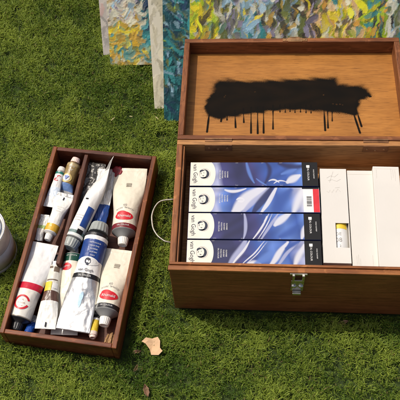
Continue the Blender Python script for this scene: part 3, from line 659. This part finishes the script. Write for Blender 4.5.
for _ in range(5):
    q_ = np.array(fn(-.0235+rs_.uniform(-.006,.005), L_-rs_.uniform(-.001,.010), .0004)); rr = rs_.uniform(.0026,.0046)
    m.lathe(q_-Z3*.0012, Z3, [(0,rr*1.25),(.0012,rr*1.1),(.0017,rr*.6),(.0018,.0001)], 14, ((0,1,2), rs_.uniform(.05,.2)))
m.build('paint_lump', STAIN, c1, smooth_=True)
cream_tube('cream paint tube with black band and red oval mark near the front right tray corner', (121.5,250,.026), (107,312,.028), .0195, (.014, .014, .016), .0205, None)
# big silver and blue tube
b1, body, fn, L_ = tube('large silver paint tube with blue label, portrait mark and black stripe, grey ridged cap', (72.5,331,.030), (97,237,.037), .0195,
  [(0, SIL, .8), (.515, (.012,.012,.014), 0), (.56, (.76,.74,.70), 0), (.70, (.012,.045,.20), 0), (.925, (.74,.73,.70), 0), (.965, (.012,.012,.014), 0)], GREYPL, BLACK, caplen=.017, caprad=.0155, shl=.3, group=GT, crum=.0010, vfull=.72)
wl = lay('label_arch', oval2d(0, L_*.315, .0172, L_*.045, seg=30), fn, PRINTW, b1, .0005)
pm = [(0, .0), ]
yb = L_*.318
mk = merge2d(oval2d(0, yb+.0000, .0058, .0070, .55, a0=1.9, a1=5.9), oval2d(.0005, yb-.0050, .0045, .0035, .25, a0=-.2, a1=3.3), oval2d(.0008, yb+.0060, .0030, .0028), oval2d(.002, yb-.0003, .0008, .0007), line2d([(.0055,yb-.003),(.0062,yb+.002),(.0040,yb+.0055)],.001)); mk = ([(x*.82, yb+(y-yb)*.82) for x, y in mk[0]], mk[1])
lay('portrait_mark', [(mk[0]), mk[1]], fn, DARKHAIR, b1, .0009)
lay('lettering', shift2d(([(x, -y) for x, y in text2d('van Gogh', .0066)[0]], text2d('van Gogh', .0066)[1]), 0, L_*.408), fn, DARKHAIR, b1, .0009)
lay('stripe_lettering', shift2d(([(x, -y) for x, y in text2d('OIL COLOUR', .0036)[0]], text2d('OIL COLOUR', .0036)[1]), 0, L_*.463), fn, PRINTW, b1, .0009)
for k, t_ in enumerate(('OIL COLOUR', 'HUILE FINE', 'OLFARBE', 'OLIEVERF', 'OLEO')):
    t2 = text2d(t_, .0030); lay('small_print', shift2d(([(x, -y) for x, y in t2[0]], t2[1]), .005, L_*(.115+.034*k)), fn, PRINTW, b1, .0007)
lay('paint_smear', merge2d(oval2d(.001, L_*.70, .0030, .012), oval2d(.003, L_*.66, .0022, .007)), fn, plain('pale blue smear', (.42,.60,.72), .4, 0, .2, 200), b1, .0009)
# big white tube with a red ring
w1, body, fn, L_ = tube('white paint tube with red band, red ring emblem and black cap', (45,243.5,.034), (19.5,319.5,.027), .0182,
  [(0, WHT, 0), (.56, (.50,.012,.035), 0), (.645, (.72,.68,.60), 0), (.985, (.3,.25,.2), 0)], DARKPL, DARKPL, caplen=.012, caprad=.0085, group=GT, crum=.0006, cr_w=.93)
lay('red_ring', oval2d(0, L_*.175, .0128, .0125, .76, a0=.35, a1=5.95), fn, INKRED, w1, .0006)
lay('lettering', merge2d(shift2d(text2d('OIL', .0040), 0, L_*.205), shift2d(text2d('COLOR', .0036), 0, L_*.165), shift2d(text2d('37 ml', .003), 0, L_*.13)), fn, plain('rose print', (.48,.25,.22), .5), w1, .0006)
# slim silver tube with yellow and brown patches
m1, body, fn, L_ = tube('small white silver paint tube with yellow and brown label patches', (45,329,.030), (56.5,265,.024), .0118,
  [(0, (.72,.71,.67), 0), (.09, (.66,.65,.60), 0), (.40, (.10,.05,.035), 0), (.545, (.66,.64,.58), 0), (.62, (.60,.57,.50), 0), (.95, SIL, 1)], DARKPL, SILV, caplen=.012, caprad=.0065, group=GT, crum=.0008, vfull=.6)
lay('yellow_patch', rect2d(-.0108, .0012, L_*.32, L_*.46), fn, YEL, m1, .0005)
lay('white_patch', rect2d(.003, .0105, L_*.335, L_*.42), fn, PRINTW, m1, .0005)
lay('brown_print', merge2d(rect2d(-.008, -.002, L_*.07, L_*.10), rect2d(.0005, .009, L_*.08, L_*.16), rect2d(-.0085, .009, L_*.28, L_*.296)), fn, plain('umber print', (.13,.09,.06), .5), m1, .0005)
lay('slit', rect2d(-.0012, .0010, L_*.905, L_*.975), fn, BLACK, m1, .0008)
# cream tube with a green band, mostly under the big silver one
g1, body, fn, L_ = tube('cream paint tube with dark green band, half hidden under the large silver tube', (64,335,.013), (73.5,256.5,.022), .0155,
  [(0, (.66,.65,.62), 0), (.10, CRM, 0), (.90, (.008,.06,.035), 0)], CAPW, GREYSH, caplen=.011, caprad=.007, group=GT)
lay('red_mark', oval2d(-.0065, .0235, .0085, .0065), fn, INKRED, g1, .0005); lay('band_lettering', shift2d(text2d('OIL COLOUR', .003), 0, .0035), fn, PRINTW, g1, .0006)
lay('lettering', shift2d(text2d('Rhum', .0048), -.0068, .0233), fn, PRINTW, g1, .0009)
# white and blue tube lying on edge, long thin crimp
b2, body, fn, L_ = tube('white paint tube with blue side stripe, squeezed thin and twisted', (111,160.5,.040), (74,238.5,.037), .0140,
  [(0, (.66,.65,.61), 0), (.03, (.55,.54,.51), .5), (.16, (.70,.69,.66), 0), (.93, (.14,.21,.20), 0), (.965, (.66,.66,.62), 0)], GREYPL, GREYSH, caplen=.016, caprad=.0128, twist=1.15, group=GT, shl=.2, vfull=.62, crum=.0006)
lay('blue_stripe', rect2d(.004, .0136, L_*.12, L_*.36, 8, 6), fn, INKBLUE, b2, .0005)
lay('black_mark', rect2d(.004, .0125, L_*.035, L_*.085), fn, BLACK, b2, .0008); lay('black_mark', rect2d(-.007, -.002, L_*.435, L_*.45), fn, BLACK, b2, .0008); lay('black_dot', oval2d(.009, L_*.535, .0020, .0028), fn, BLACK, b2, .0008)
for k, t_ in enumerate(('OIL COLOUR', 'HUILE FINE', 'OLFARBE')): lay('small_print', shift2d(text2d(t_, .0024), -.004, L_*(.24-.03*k)), fn, INKGREY, b2, .0006)
# silver crumpled tube with blue label behind it
b3, body, fn, L_ = tube('crumpled pale silver paint tube with blue label, its lower end under a grey cap', (107.5,169,.030), (95,243,.017), .0115,
  [(0, (.70,.69,.65), .25), (.50, (.012,.05,.22), 0), (.80, (.03,.03,.035), 0)], DARKPL, BLACK, caplen=.01, caprad=.008, group=GT, crum=.0022, vfull=.9, full=.8)
d1, body, fn, L_ = tube('dark grey crumpled paint tube squeezed flat beside the tray divider', (96,163,.030), (84,214,.016), .0130,
  [(0, (.09,.085,.08), .5), (.5, (.05,.05,.052), .3)], DARKPL, BLACK, caplen=.008, caprad=.006, group=GT, crum=.0026, vfull=.95, full=.55)
# left compartment
l2, body, fn, L_ = tube('gold brown paint tube with round emblem, blue band and pale pink cap', (61.5,199,.022), (74,165.5,.034), .0120,
  [(0, (.55,.55,.56), .3), (.22, (.13,.22,.44), 0), (.42, (.25,.17,.062), 0), (.93, (.36,.27,.13), 0)], PINKPL, plain('gold shoulder', (.35,.27,.14), .4, .5), caplen=.009, caprad=.0078, group=GT, crum=.0004, vfull=.45)
em = lay('round_emblem', oval2d(-.001, L_*.44, .0092, .0085), fn, plain('emblem gold', (.62,.46,.16), .45), l2, .0005)
o = lay('emblem_disc', oval2d(-.001, L_*.44, .0064, .0062), fn, PRINTW, l2, .0009); o.parent = em
o = lay('emblem_triangle', ([(-.0055,L_*.44-.0035),(.0035,L_*.44-.0035),(-.001,L_*.44+.0045)], [(0,1,2)]), fn, plain('emblem blue', (.10,.16,.42), .45), l2, .0022); o.parent = em
lay('lettering', merge2d(shift2d(text2d('OIL', .0046), .002, L_*.19), shift2d(text2d('GOLD', .004), .001, L_*.09)), fn, CREAM, l2, .0006)
l1, body, fn, L_ = tube('small pale silver paint tube with green topped white cap and red swirl, beside gold tube', (49.5,207,.034), (60.3,173.5,.037), .0080,
  [(0, (.72,.71,.68), 0), (.30, (.55,.62,.70), 0), (.55, (.72,.70,.66), 0), (.93, (.02,.16,.12), 0)], CAPW, SILV, caplen=.008, caprad=.0066, group=GT, crum=.0006)
lay('red_swirl', merge2d(oval2d(-.001, L_*.24, .0042, .0030, .5, a0=.5, a1=5), oval2d(.002, L_*.15, .0035, .0022, .45, a0=2, a1=6)), fn, INKRED, l1, .0006)
l3, body, fn, L_ = tube('white paint tube with orange yellow ring and white cap pointing down to the black cap', (66.5,193.5,.042), (50.5,232.5,.038), .0112,
  [(0, (.42,.42,.40), .5), (.09, (.74,.72,.67), 0), (.83, (.62,.36,.03), 0)], CAPW, CAPW, caplen=.010, caprad=.0062, group=GT, crum=.0006, vfull=.6)
lay('black_slit', rect2d(-.001, .0008, L_*.80, L_*.88), fn, BLACK, l3, .0008)
lay('small_print', merge2d(*[shift2d(text2d(t_, .0022), .002, L_*(.6-.06*k)) for k, t_ in enumerate(('OIL COLOUR', 'HUILE', 'OLIEVERF'))]), fn, INKFAINT, l3, .0006)
l4, body, fn, L_ = tube('small silver white tube end with green print against the left tray wall', (43.8,214.5,.034), (38.5,241,.024), .0072,
  [(0, (.70,.69,.64), .1), (.42, (.30,.42,.16), 0), (.55, (.70,.69,.66), 0)], DARKPL, SILV, caplen=.007, caprad=.005, group=GT, crum=.0009)
y1, body, fn, L_ = tube('slim paint tube with yellow label and pinkish end beside the white capped cream tube', (97,309,.016), (93,335,.024), .0066,
  [(0, (.66,.64,.60), 0), (.25, (.03,.03,.035), 0), (.40, (.66,.64,.60), 0), (.48, (.62,.44,.03), 0), (.90, (.62,.50,.42), 0)], PINKPL, PINKPL, caplen=.004, caprad=.005, group=GT, crum=.0004, vfull=.5, shl=.1)
bl, body, fn, L_ = tube('dark blue tube end wedged in the front of the tray beside the black cap', (37,316,.012), (28,333,.017), .0070,
  [(0, (.5,.5,.5), .3), (.4, (.01,.06,.30), 0)], plain('blue cap', (.012,.07,.34), .4), plain('blue shoulder', (.012,.06,.30), .4), caplen=.005, caprad=.0055, group=GT, shl=.15)
# splinters of pale wood in the front corner of the tray
ST = wood('pale splinter', (.42,.24,.10), (.66,.44,.22), (60, 8, 60), rough=.7, coat=0)[0]
for i, (a, b) in enumerate((((108.5,334.5),(104.3,344)), ((107.5,335.5),(106.6,344.8)), ((110.8,334),(108.4,345.4)), ((109.8,336),(111.3,346.0)), ((114.0,335),(112.3,345.6)), ((113.3,338),(114.6,346.2)), ((112.2,333),(110.0,343)))):
    A, B = at(*a, .012+.002*(i % 2)), at(*b, .043+.003*((i+1) % 2)); mid = (A+B)/2+Z3*.0015; m = MB(); m.tubeline([A, mid, B], [.0015,.0019,.0013], 5)
    tag(m.build('wood_splinter', ST), 'pale wooden splinter in the front right corner of the tray, one of a loose bunch', 'splinter', 'pale wooden splinters in the tray corner')

# ------------------------------------------------------------------ paint tin at the left edge
tin = empty('paint_tin', (TINC[0], TINC[1], 0), 'round open metal paint tin with a pale worn label standing on the grass', 'tin')
TC = np.array([TINC[0], TINC[1], 0]); th = .090
TINM = plain('worn tin plate', (.56, .49, .41), .45, .25, .25, 45, .3, 90)
TINL = plain('worn paper label', (.66, .60, .51), .6, .1, .28, 35, .2, 150)
m = MB(); m.lathe(TC, Z3, [(.002,.0001),(.002,TINR-.002),(.003,TINR),(.006,TINR),(.007,TINR-.001),(th-.006,TINR-.001),(th-.003,TINR-.002)], 64); m.build('body', TINM, tin, smooth_=True)
m = MB(); m.lathe(TC, Z3, [(.012,TINR-.0006),(.012,TINR-.0002),(.052,TINR-.0002),(.052,TINR-.0006)], 64); m.build('label', TINL, tin, smooth_=True)
m = MB(); m.lathe(TC, Z3, [(th-.0035,TINR-.0015),(th-.0015,TINR+.0004),(th,TINR-.0008),(th-.0006,TINR-.0028),(th-.004,TINR-.0040),(th-.0042,TINR-.0060),(th-.0012,TINR-.0072),(th-.0010,TINR-.0095),(th-.006,TINR-.0105),(th-.020,TINR-.0107)], 64); m.build('rim', plain('bright tin', (.72,.69,.62), .25, 1, .12, 50), tin, smooth_=True)
m = MB(); m.lathe(TC+Z3*(th-.019), Z3, [(0,TINR-.0108),(.0008,TINR*.5),(.0004,.0001)], 48); m.build('paint', plain('dried cream paint', (.50,.42,.33), .4, 0, .25, 50, .5, 60), tin, smooth_=True)

# ------------------------------------------------------------------ canvases leaning behind the box
AL = math.radians(45); cs = np.array([0, math.cos(AL), math.sin(AL)]); cn = np.array([0, -math.sin(AL), math.cos(AL)])
def strokes(nu, ns_, du, palette_fn, n, seed, lw, ang, base, jit=.55, relief=1.0):
    r2 = np.random.default_rng(seed); img = np.zeros((ns_, nu, 3)) + np.array(base); hgt = np.zeros((ns_, nu))
    yy, xx = np.mgrid[0:ns_, 0:nu]
    for _ in range(n):
        u0, s0 = r2.uniform(0, nu), r2.uniform(0, ns_); a = ang + r2.normal()*jit; ln2 = r2.uniform(*lw[0])/du; w2 = r2.uniform(*lw[1])/du
        R_ = int(ln2+w2)+2; x0, x1, y0, y1 = max(0, int(u0-R_)), min(nu, int(u0+R_)), max(0, int(s0-R_)), min(ns_, int(s0+R_))
        if x1 <= x0 or y1 <= y0: continue
        X_, Y_ = xx[y0:y1, x0:x1]-u0, yy[y0:y1, x0:x1]-s0; t = X_*math.cos(a)+Y_*math.sin(a); q_ = -X_*math.sin(a)+Y_*math.cos(a) + r2.normal()*.05*t*t/max(ln2,1)
        e = np.sqrt(np.clip(np.abs(t)/ln2, 0, 2)**2.5 + np.clip(np.abs(q_)/w2, 0, 2)**3)
        br = .18*np.sin(q_*2.6+r2.uniform(0, 6))+.12*r2.normal(size=q_.shape); mk_ = smooth((1.05-e+br*.6)/.25)*r2.uniform(.72, 1)*(.86+.14*np.sin(q_*3.7+t*.15+r2.uniform(0, 6)))
        c = np.clip(np.array(palette_fn(u0*du, s0*du, r2))**1.12*(.92+.22*r2.normal()), 0, .8)
        img[y0:y1, x0:x1] = img[y0:y1, x0:x1]*(1-mk_[...,None]) + c*mk_[...,None]
        hgt[y0:y1, x0:x1] = hgt[y0:y1, x0:x1]*(1-mk_*.8) + mk_*(r2.uniform(.0002, .0011) + .00018*br*3 + .0006*np.exp(-((e-.85)/.12)**2))
    r2 = np.random.default_rng(seed+99)                     # wet paint dragged about: a smooth random warp
    dxw = np.zeros((ns_, nu)); dyw = np.zeros((ns_, nu))
    for lam, amp in ((.036, .0013), (.016, .00035)):
        for _ in range(7):
            an = r2.uniform(0, 6.28); k = 2*math.pi*du/lam*r2.uniform(.7, 1.4); ph = xx*math.cos(an)*k+yy*math.sin(an)*k+r2.uniform(0, 6.28)
            dxw += np.sin(ph)*amp/du*.55*r2.normal(); dyw += np.cos(ph)*amp/du*.75*r2.normal()
    xi = np.clip((xx+dxw).astype(int), 0, nu-1); yi = np.clip((yy+dyw).astype(int), 0, ns_-1); img = img[yi, xi]; hgt = hgt[yi, xi]
    return np.clip(img, 0, .85), hgt*relief
PAINTM, nt, p = newmat('oil paint'); at_ = N(nt, 'ShaderNodeAttribute'); at_.attribute_name = 'paint'; nt.links.new(at_.outputs['Color'], p.inputs['Base Color']); p.inputs['Roughness'].default_value = .42
BARECAN = plain('primed canvas edge', (.60, .55, .44), .75, 0, .10, 40, .4, 700)
def canvas(label, x0, wdt, y0, length, img_fn, du=.0013, thick=.017, z0=.006, s_off=0, skew=0, edge=None):
    o0 = np.array([x0, y0, z0]) + cs*s_off
    root = empty('canvas_painting', (x0+wdt/2, y0+s_off*cs[1], z0+s_off*cs[2]), label, 'painting', 'canvases leaning behind the box')
    ux = np.array([math.cos(skew), 0, 0]) + cs*math.sin(skew); vx = cs*math.cos(skew) - X3*math.sin(skew)
    m = MB(); m.box(o0, ux, vx, cn, 0, wdt, 0, length, -thick, -.0006); m.build('stretcher', edge or BARECAN, root, bevel=.002)
    nu, ns_ = int(wdt/du), int(length/du); img, hgt = img_fn(nu, ns_, du)
    us, ss = np.meshgrid(np.linspace(.0004, wdt-.0004, nu), np.linspace(.0004, length-.0004, ns_))
    PV = o0 + us.ravel()[:,None]*ux + ss.ravel()[:,None]*vx + (hgt.ravel()[:,None])*cn
    idx = np.arange(nu*ns_).reshape(ns_, nu); Fq = np.stack([idx[:-1,:-1], idx[:-1,1:], idx[1:,1:], idx[1:,:-1]], -1).reshape(-1, 4)
    build('painted_face', PV, Fq, PAINTM, root, smooth_=True, attrs={'paint': ('FLOAT_COLOR', np.column_stack([img.reshape(-1,3), np.ones(nu*ns_)]))})
    return root
def pick(r2, *cw):
    w_ = np.array([c[1] for c in cw], float); return cw[r2.choice(len(cw), p=w_/w_.sum())][0]
YELW, LIME, OCH, ORG, TEAL, DTEAL, LAV, PALE, UMB, OLV, SKYB, PEACH, NAVY = (.72,.58,.02),(.34,.46,.02),(.50,.32,.05),(.72,.38,.06),(.05,.26,.26),(.012,.075,.085),(.30,.27,.36),(.60,.58,.44),(.05,.04,.03),(.14,.16,.04),(.30,.46,.55),(.70,.46,.22),(.02,.05,.10)
def pal_bright(u, s, r2):
    px = u/.39
    if px < .12: return pick(r2, (YELW,5),(LIME,3.5),(OLV,3),(UMB,2.5),(PALE,1),(OCH,1),(TEAL,1))
    if px < .24: return pick(r2, (PALE,4),(LAV,1.6),(YELW,1.5),(OLV,3),(SKYB,1.2),(UMB,2),(TEAL,1))
    if px < .34: return pick(r2, (TEAL,4),(YELW,2.5),(SKYB,3),(LAV,1),(PALE,1),(OLV,1.5),(UMB,1))
    if px < .52: return pick(r2, (OLV,5),(PALE,3),(LAV,1.5),(UMB,3.5),(OCH,1.5),(SKYB,1))
    if px < .60: return pick(r2, (LAV,2),(UMB,2.5),(YELW,1),(OLV,2),(PEACH,1.5))
    if px < .76: return pick(r2, (PEACH,3),(ORG,1.8),(YELW,4),(PALE,3),(TEAL,.8),(LIME,1.4),(UMB,1.5),(OLV,1.2))
    if px < .88: return pick(r2, (LIME,5),(YELW,3),(TEAL,3),(ORG,.8),(UMB,1.8),(DTEAL,1))
    return pick(r2, (PALE,4),(SKYB,2),(UMB,2),(TEAL,2.5),(OLV,2),(LAV,1))
def f_bright(nu, ns_, du): return strokes(nu, ns_, du, pal_bright, 7000, 11, ((.004,.020),(.0018,.0065)), 1.45, (.10,.11,.06), .42, .65)
def f_teal(nu, ns_, du):
    def pal(u, s, r2): return pick(r2, (DTEAL,6),(TEAL,4),(NAVY,2.5),(OLV,2),(SKYB,.9),(LIME,.5),((.25,.38,.42),.8)) if s > .05 else pick(r2, (DTEAL,6),(TEAL,1.5),(NAVY,1))
    return strokes(nu, ns_, du, pal, 4200, 5, ((.004,.018),(.0015,.0042)), 2.1, (.012,.07,.075))
def f_cream(nu, ns_, du):
    def pal(u, s, r2): return pick(r2, ((.60,.55,.40),6),((.52,.47,.33),3),((.42,.40,.30),.7),((.30,.29,.24),.25))
    return strokes(nu, ns_, du, pal, 900, 6, ((.006,.02),(.002,.005)), 1.5, (.60,.55,.42), .4, .3)
def f_yb(nu, ns_, du):
    def pal(u, s, r2):
        if s < .008: return pick(r2, (OCH,4),(PALE,2),(YELW,2))
        k = u*.9 + .02*math.sin(s*60)
        if s > .078: return pick(r2, (PALE,6),((.62,.50,.36),3),(LAV,1),(SKYB,1),(OCH,1.5)) if u < .062 else pick(r2, (NAVY,4),(TEAL,2),(PALE,2))
        if s < .035 and u > .01: return pick(r2, (TEAL,4),(OCH,3),((.20,.42,.36),3),(YELW,2),(OLV,1))
        if u > .06: return pick(r2, (TEAL,5),(NAVY,3),((.10,.30,.32),3),(OCH,1))
        return pick(r2, (OCH,4),((.66,.42,.04),5),(YELW,3),((.30,.38,.16),2),(TEAL,1.2))
    return strokes(nu, ns_, du, pal, 5200, 9, ((.004,.014),(.002,.0052)), .5, (.30,.26,.10), .8)
def f_pink(nu, ns_, du):
    def pal(u, s, r2): return pick(r2, ((.46,.42,.38),6),((.48,.34,.30),2.5),((.34,.33,.30),2),((.45,.40,.22),.6))
    return strokes(nu, ns_, du, pal, 900, 16, ((.006,.02),(.002,.006)), 1.5, (.45,.41,.36), .4, .3)
ZC = .006
def lean_start(px, py): q_ = at(px, py, ZC); return q_[0], q_[1]
x_, y_ = lean_start(164, 121.2); TEALY = y_
canvas('dark teal painting on canvas, left edge showing beside the box lid', x_, .30, y_, .42, f_teal, s_off=0, skew=.004, edge=plain('painted dark edge', (.015,.06,.06), .5))
x_, y_ = lean_start(154.5, 109.4)
canvas('cream canvas showing only a pale bare strip left of the dark teal painting', x_, .29, y_, .42, f_cream, skew=.05, thick=.016)
x_, y_ = lean_start(110.3, 66.2)
canvas('yellow and turquoise painting on canvas between the two pale strips', x_, .27, y_, .42, f_yb, skew=.035)
x_, y_ = lean_start(103.2, 55.2)
canvas('pinkish grey canvas at far left showing only a narrow worn strip', x_, .26, y_, .42, f_pink, skew=.06, thick=.016)
# bright painting lies on the teal one, its foot behind the far rail of the lid
xb = onplane(189.3, 38, (0, TEALY, ZC)+cn*.012, cn)[0]
sb = (BD+LL+.010-TEALY)/cs[1]
canvas('bright abstract painting of yellow, orange and lilac knife strokes standing behind the open lid', xb, .46, TEALY+cn[1]*.0125, .30, f_bright, du=.001, thick=.010, z0=ZC+cn[2]*.0125, s_off=sb, skew=-.012)
# wall the canvases lean on, beyond the picture's edge
BR, nt, p = newmat('brickwork'); tc = N(nt, 'ShaderNodeTexCoord'); bt = N(nt, 'ShaderNodeTexBrick'); bt.inputs['Scale'].default_value = 4.5; bt.inputs['Color1'].default_value = (.30,.12,.07,1); bt.inputs['Color2'].default_value = (.22,.09,.06,1); bt.inputs['Mortar'].default_value = (.34,.31,.27,1)
mp = N(nt, 'ShaderNodeMapping'); mp.inputs['Rotation'].default_value = (math.pi/2, 0, 0); nt.links.new(tc.outputs['Object'], mp.inputs[0]); nt.links.new(mp.outputs[0], bt.inputs['Vector']); nt.links.new(bt.outputs[0], p.inputs['Base Color']); p.inputs['Roughness'].default_value = .9
m = MB(); m.box(O, X3, Y3, Z3, -1.6, 1.6, .88, 1.1, -.02, .34); m.box(O, X3, Y3, Z3, -1.6, 1.6, .865, 1.115, .34, .39)
tag(m.build('wall', BR, bevel=.006), 'low red brick garden wall behind the leaning canvases', 'wall', kind='structure')

# ------------------------------------------------------------------ litter on the grass
c0 = at(151, 346, .012); pp = [at(*q_, .012) for q_ in ((141.5,341.2),(146,337.8),(152,338.6),(157.8,337.0),(160.2,341),(160,348),(162.6,351.2),(158.5,355),(151,354.4),(149.5,349),(145.5,343.5))]
V = []; n_ = len(pp)
def wav(q_): return .0012*math.sin(q_[0]*260)+.0010*math.sin(q_[1]*330+1)
cc_ = np.mean(pp, 0)
ringsV = [[cc_+(q_-cc_)*k for q_ in pp] for k in (1, .66, .33)]
top = [q_+Z3*wav(q_) for rg in ringsV for q_ in rg]+[cc_+Z3*wav(cc_)]
Fc = []
for j in range(2):
    for k in range(n_): Fc.append((j*n_+k, j*n_+(k+1) % n_, (j+1)*n_+(k+1) % n_, (j+1)*n_+k))
Fc += [(2*n_+k, 2*n_+(k+1) % n_, 3*n_) for k in range(n_)]
nb = len(top); bot = [q_-Z3*.0012 for q_ in top]; Fb = [tuple(i+nb for i in f[::-1]) for f in Fc]; Fs = [(k, k+nb, (k+1) % n_+nb, (k+1) % n_) for k in range(n_)]
tag(build('paper_scrap', top+bot, Fc+Fb+Fs, plain('tan card', (.56,.36,.20), .7, 0, .14, 60, .2, 300)), 'torn tan scrap of card lying on the grass between tray and box', 'scrap')
LEAF = plain('dead leaf', (.16,.085,.045), .7, 0, .35, 120)
for i, (px, py, s_, a, lb) in enumerate(((137,352.5,.007,.4,'small curled brown dead leaf on the grass just under the tan card scrap'),(146.5,391,.0105,1.9,'brown dead leaf on the grass at the bottom edge of the picture'),(136,369,.006,1.2,'dark bit of dead leaf on the grass between two larger leaves'),(343,323,.008,.2,'brown leaf bit on the grass under the front of the wooden box'))):
    c_ = at(px, py, .0065); V = []; Fc = []; K = 9
    for k in range(K):
        t = k/(K-1); w2 = s_*.42*math.sin(math.pi*min(1, t*.93+.05))**.8
        for j in (-1, -.5, 0, .5, 1):
            lx_ = (t-.5)*2*s_; ly_ = j*w2*(1+.15*math.sin(k*2.1+j*3)); zc = .0035*j*j+.0022*math.sin(t*5+i)
            V.append(c_+np.array([lx_*math.cos(a)-ly_*math.sin(a), lx_*math.sin(a)+ly_*math.cos(a), zc]))
    for k in range(K-1):
        for j in range(4): Fc.append((k*5+j, k*5+j+1, (k+1)*5+j+1, (k+1)*5+j))
    o = build('dead_leaf', V, Fc, LEAF, smooth_=True); md = o.modifiers.new('solid', 'SOLIDIFY'); md.thickness = .0004
    tag(o, lb, 'leaf', 'dead leaves on the grass')
STR = plain('dry straw', (.52,.43,.24), .6, 0, .15)
for i, (px, py, a, s_, lb) in enumerate(((113,119,.8,.0045,'pale straw bit on the grass under the yellow and turquoise painting'),(157,118,2.4,.004,'pale straw bit on the grass beside the cream canvas'),(131,116.5,-.3,.003,'tiny pale straw bit on the grass between the two pale strips'),(165,200,.5,.004,'pale straw bit on the grass beside the carry handle'))):
    c_ = at(px, py, .0125); d_ = np.array([math.cos(a), math.sin(a), .15]); m = MB(); m.tubeline([c_-d_*s_, c_+Z3*.0006, c_+d_*s_], [.0006,.0009,.0005], 5)
    tag(m.build('straw', STR), lb, 'straw', 'dry straw bits on the grass')
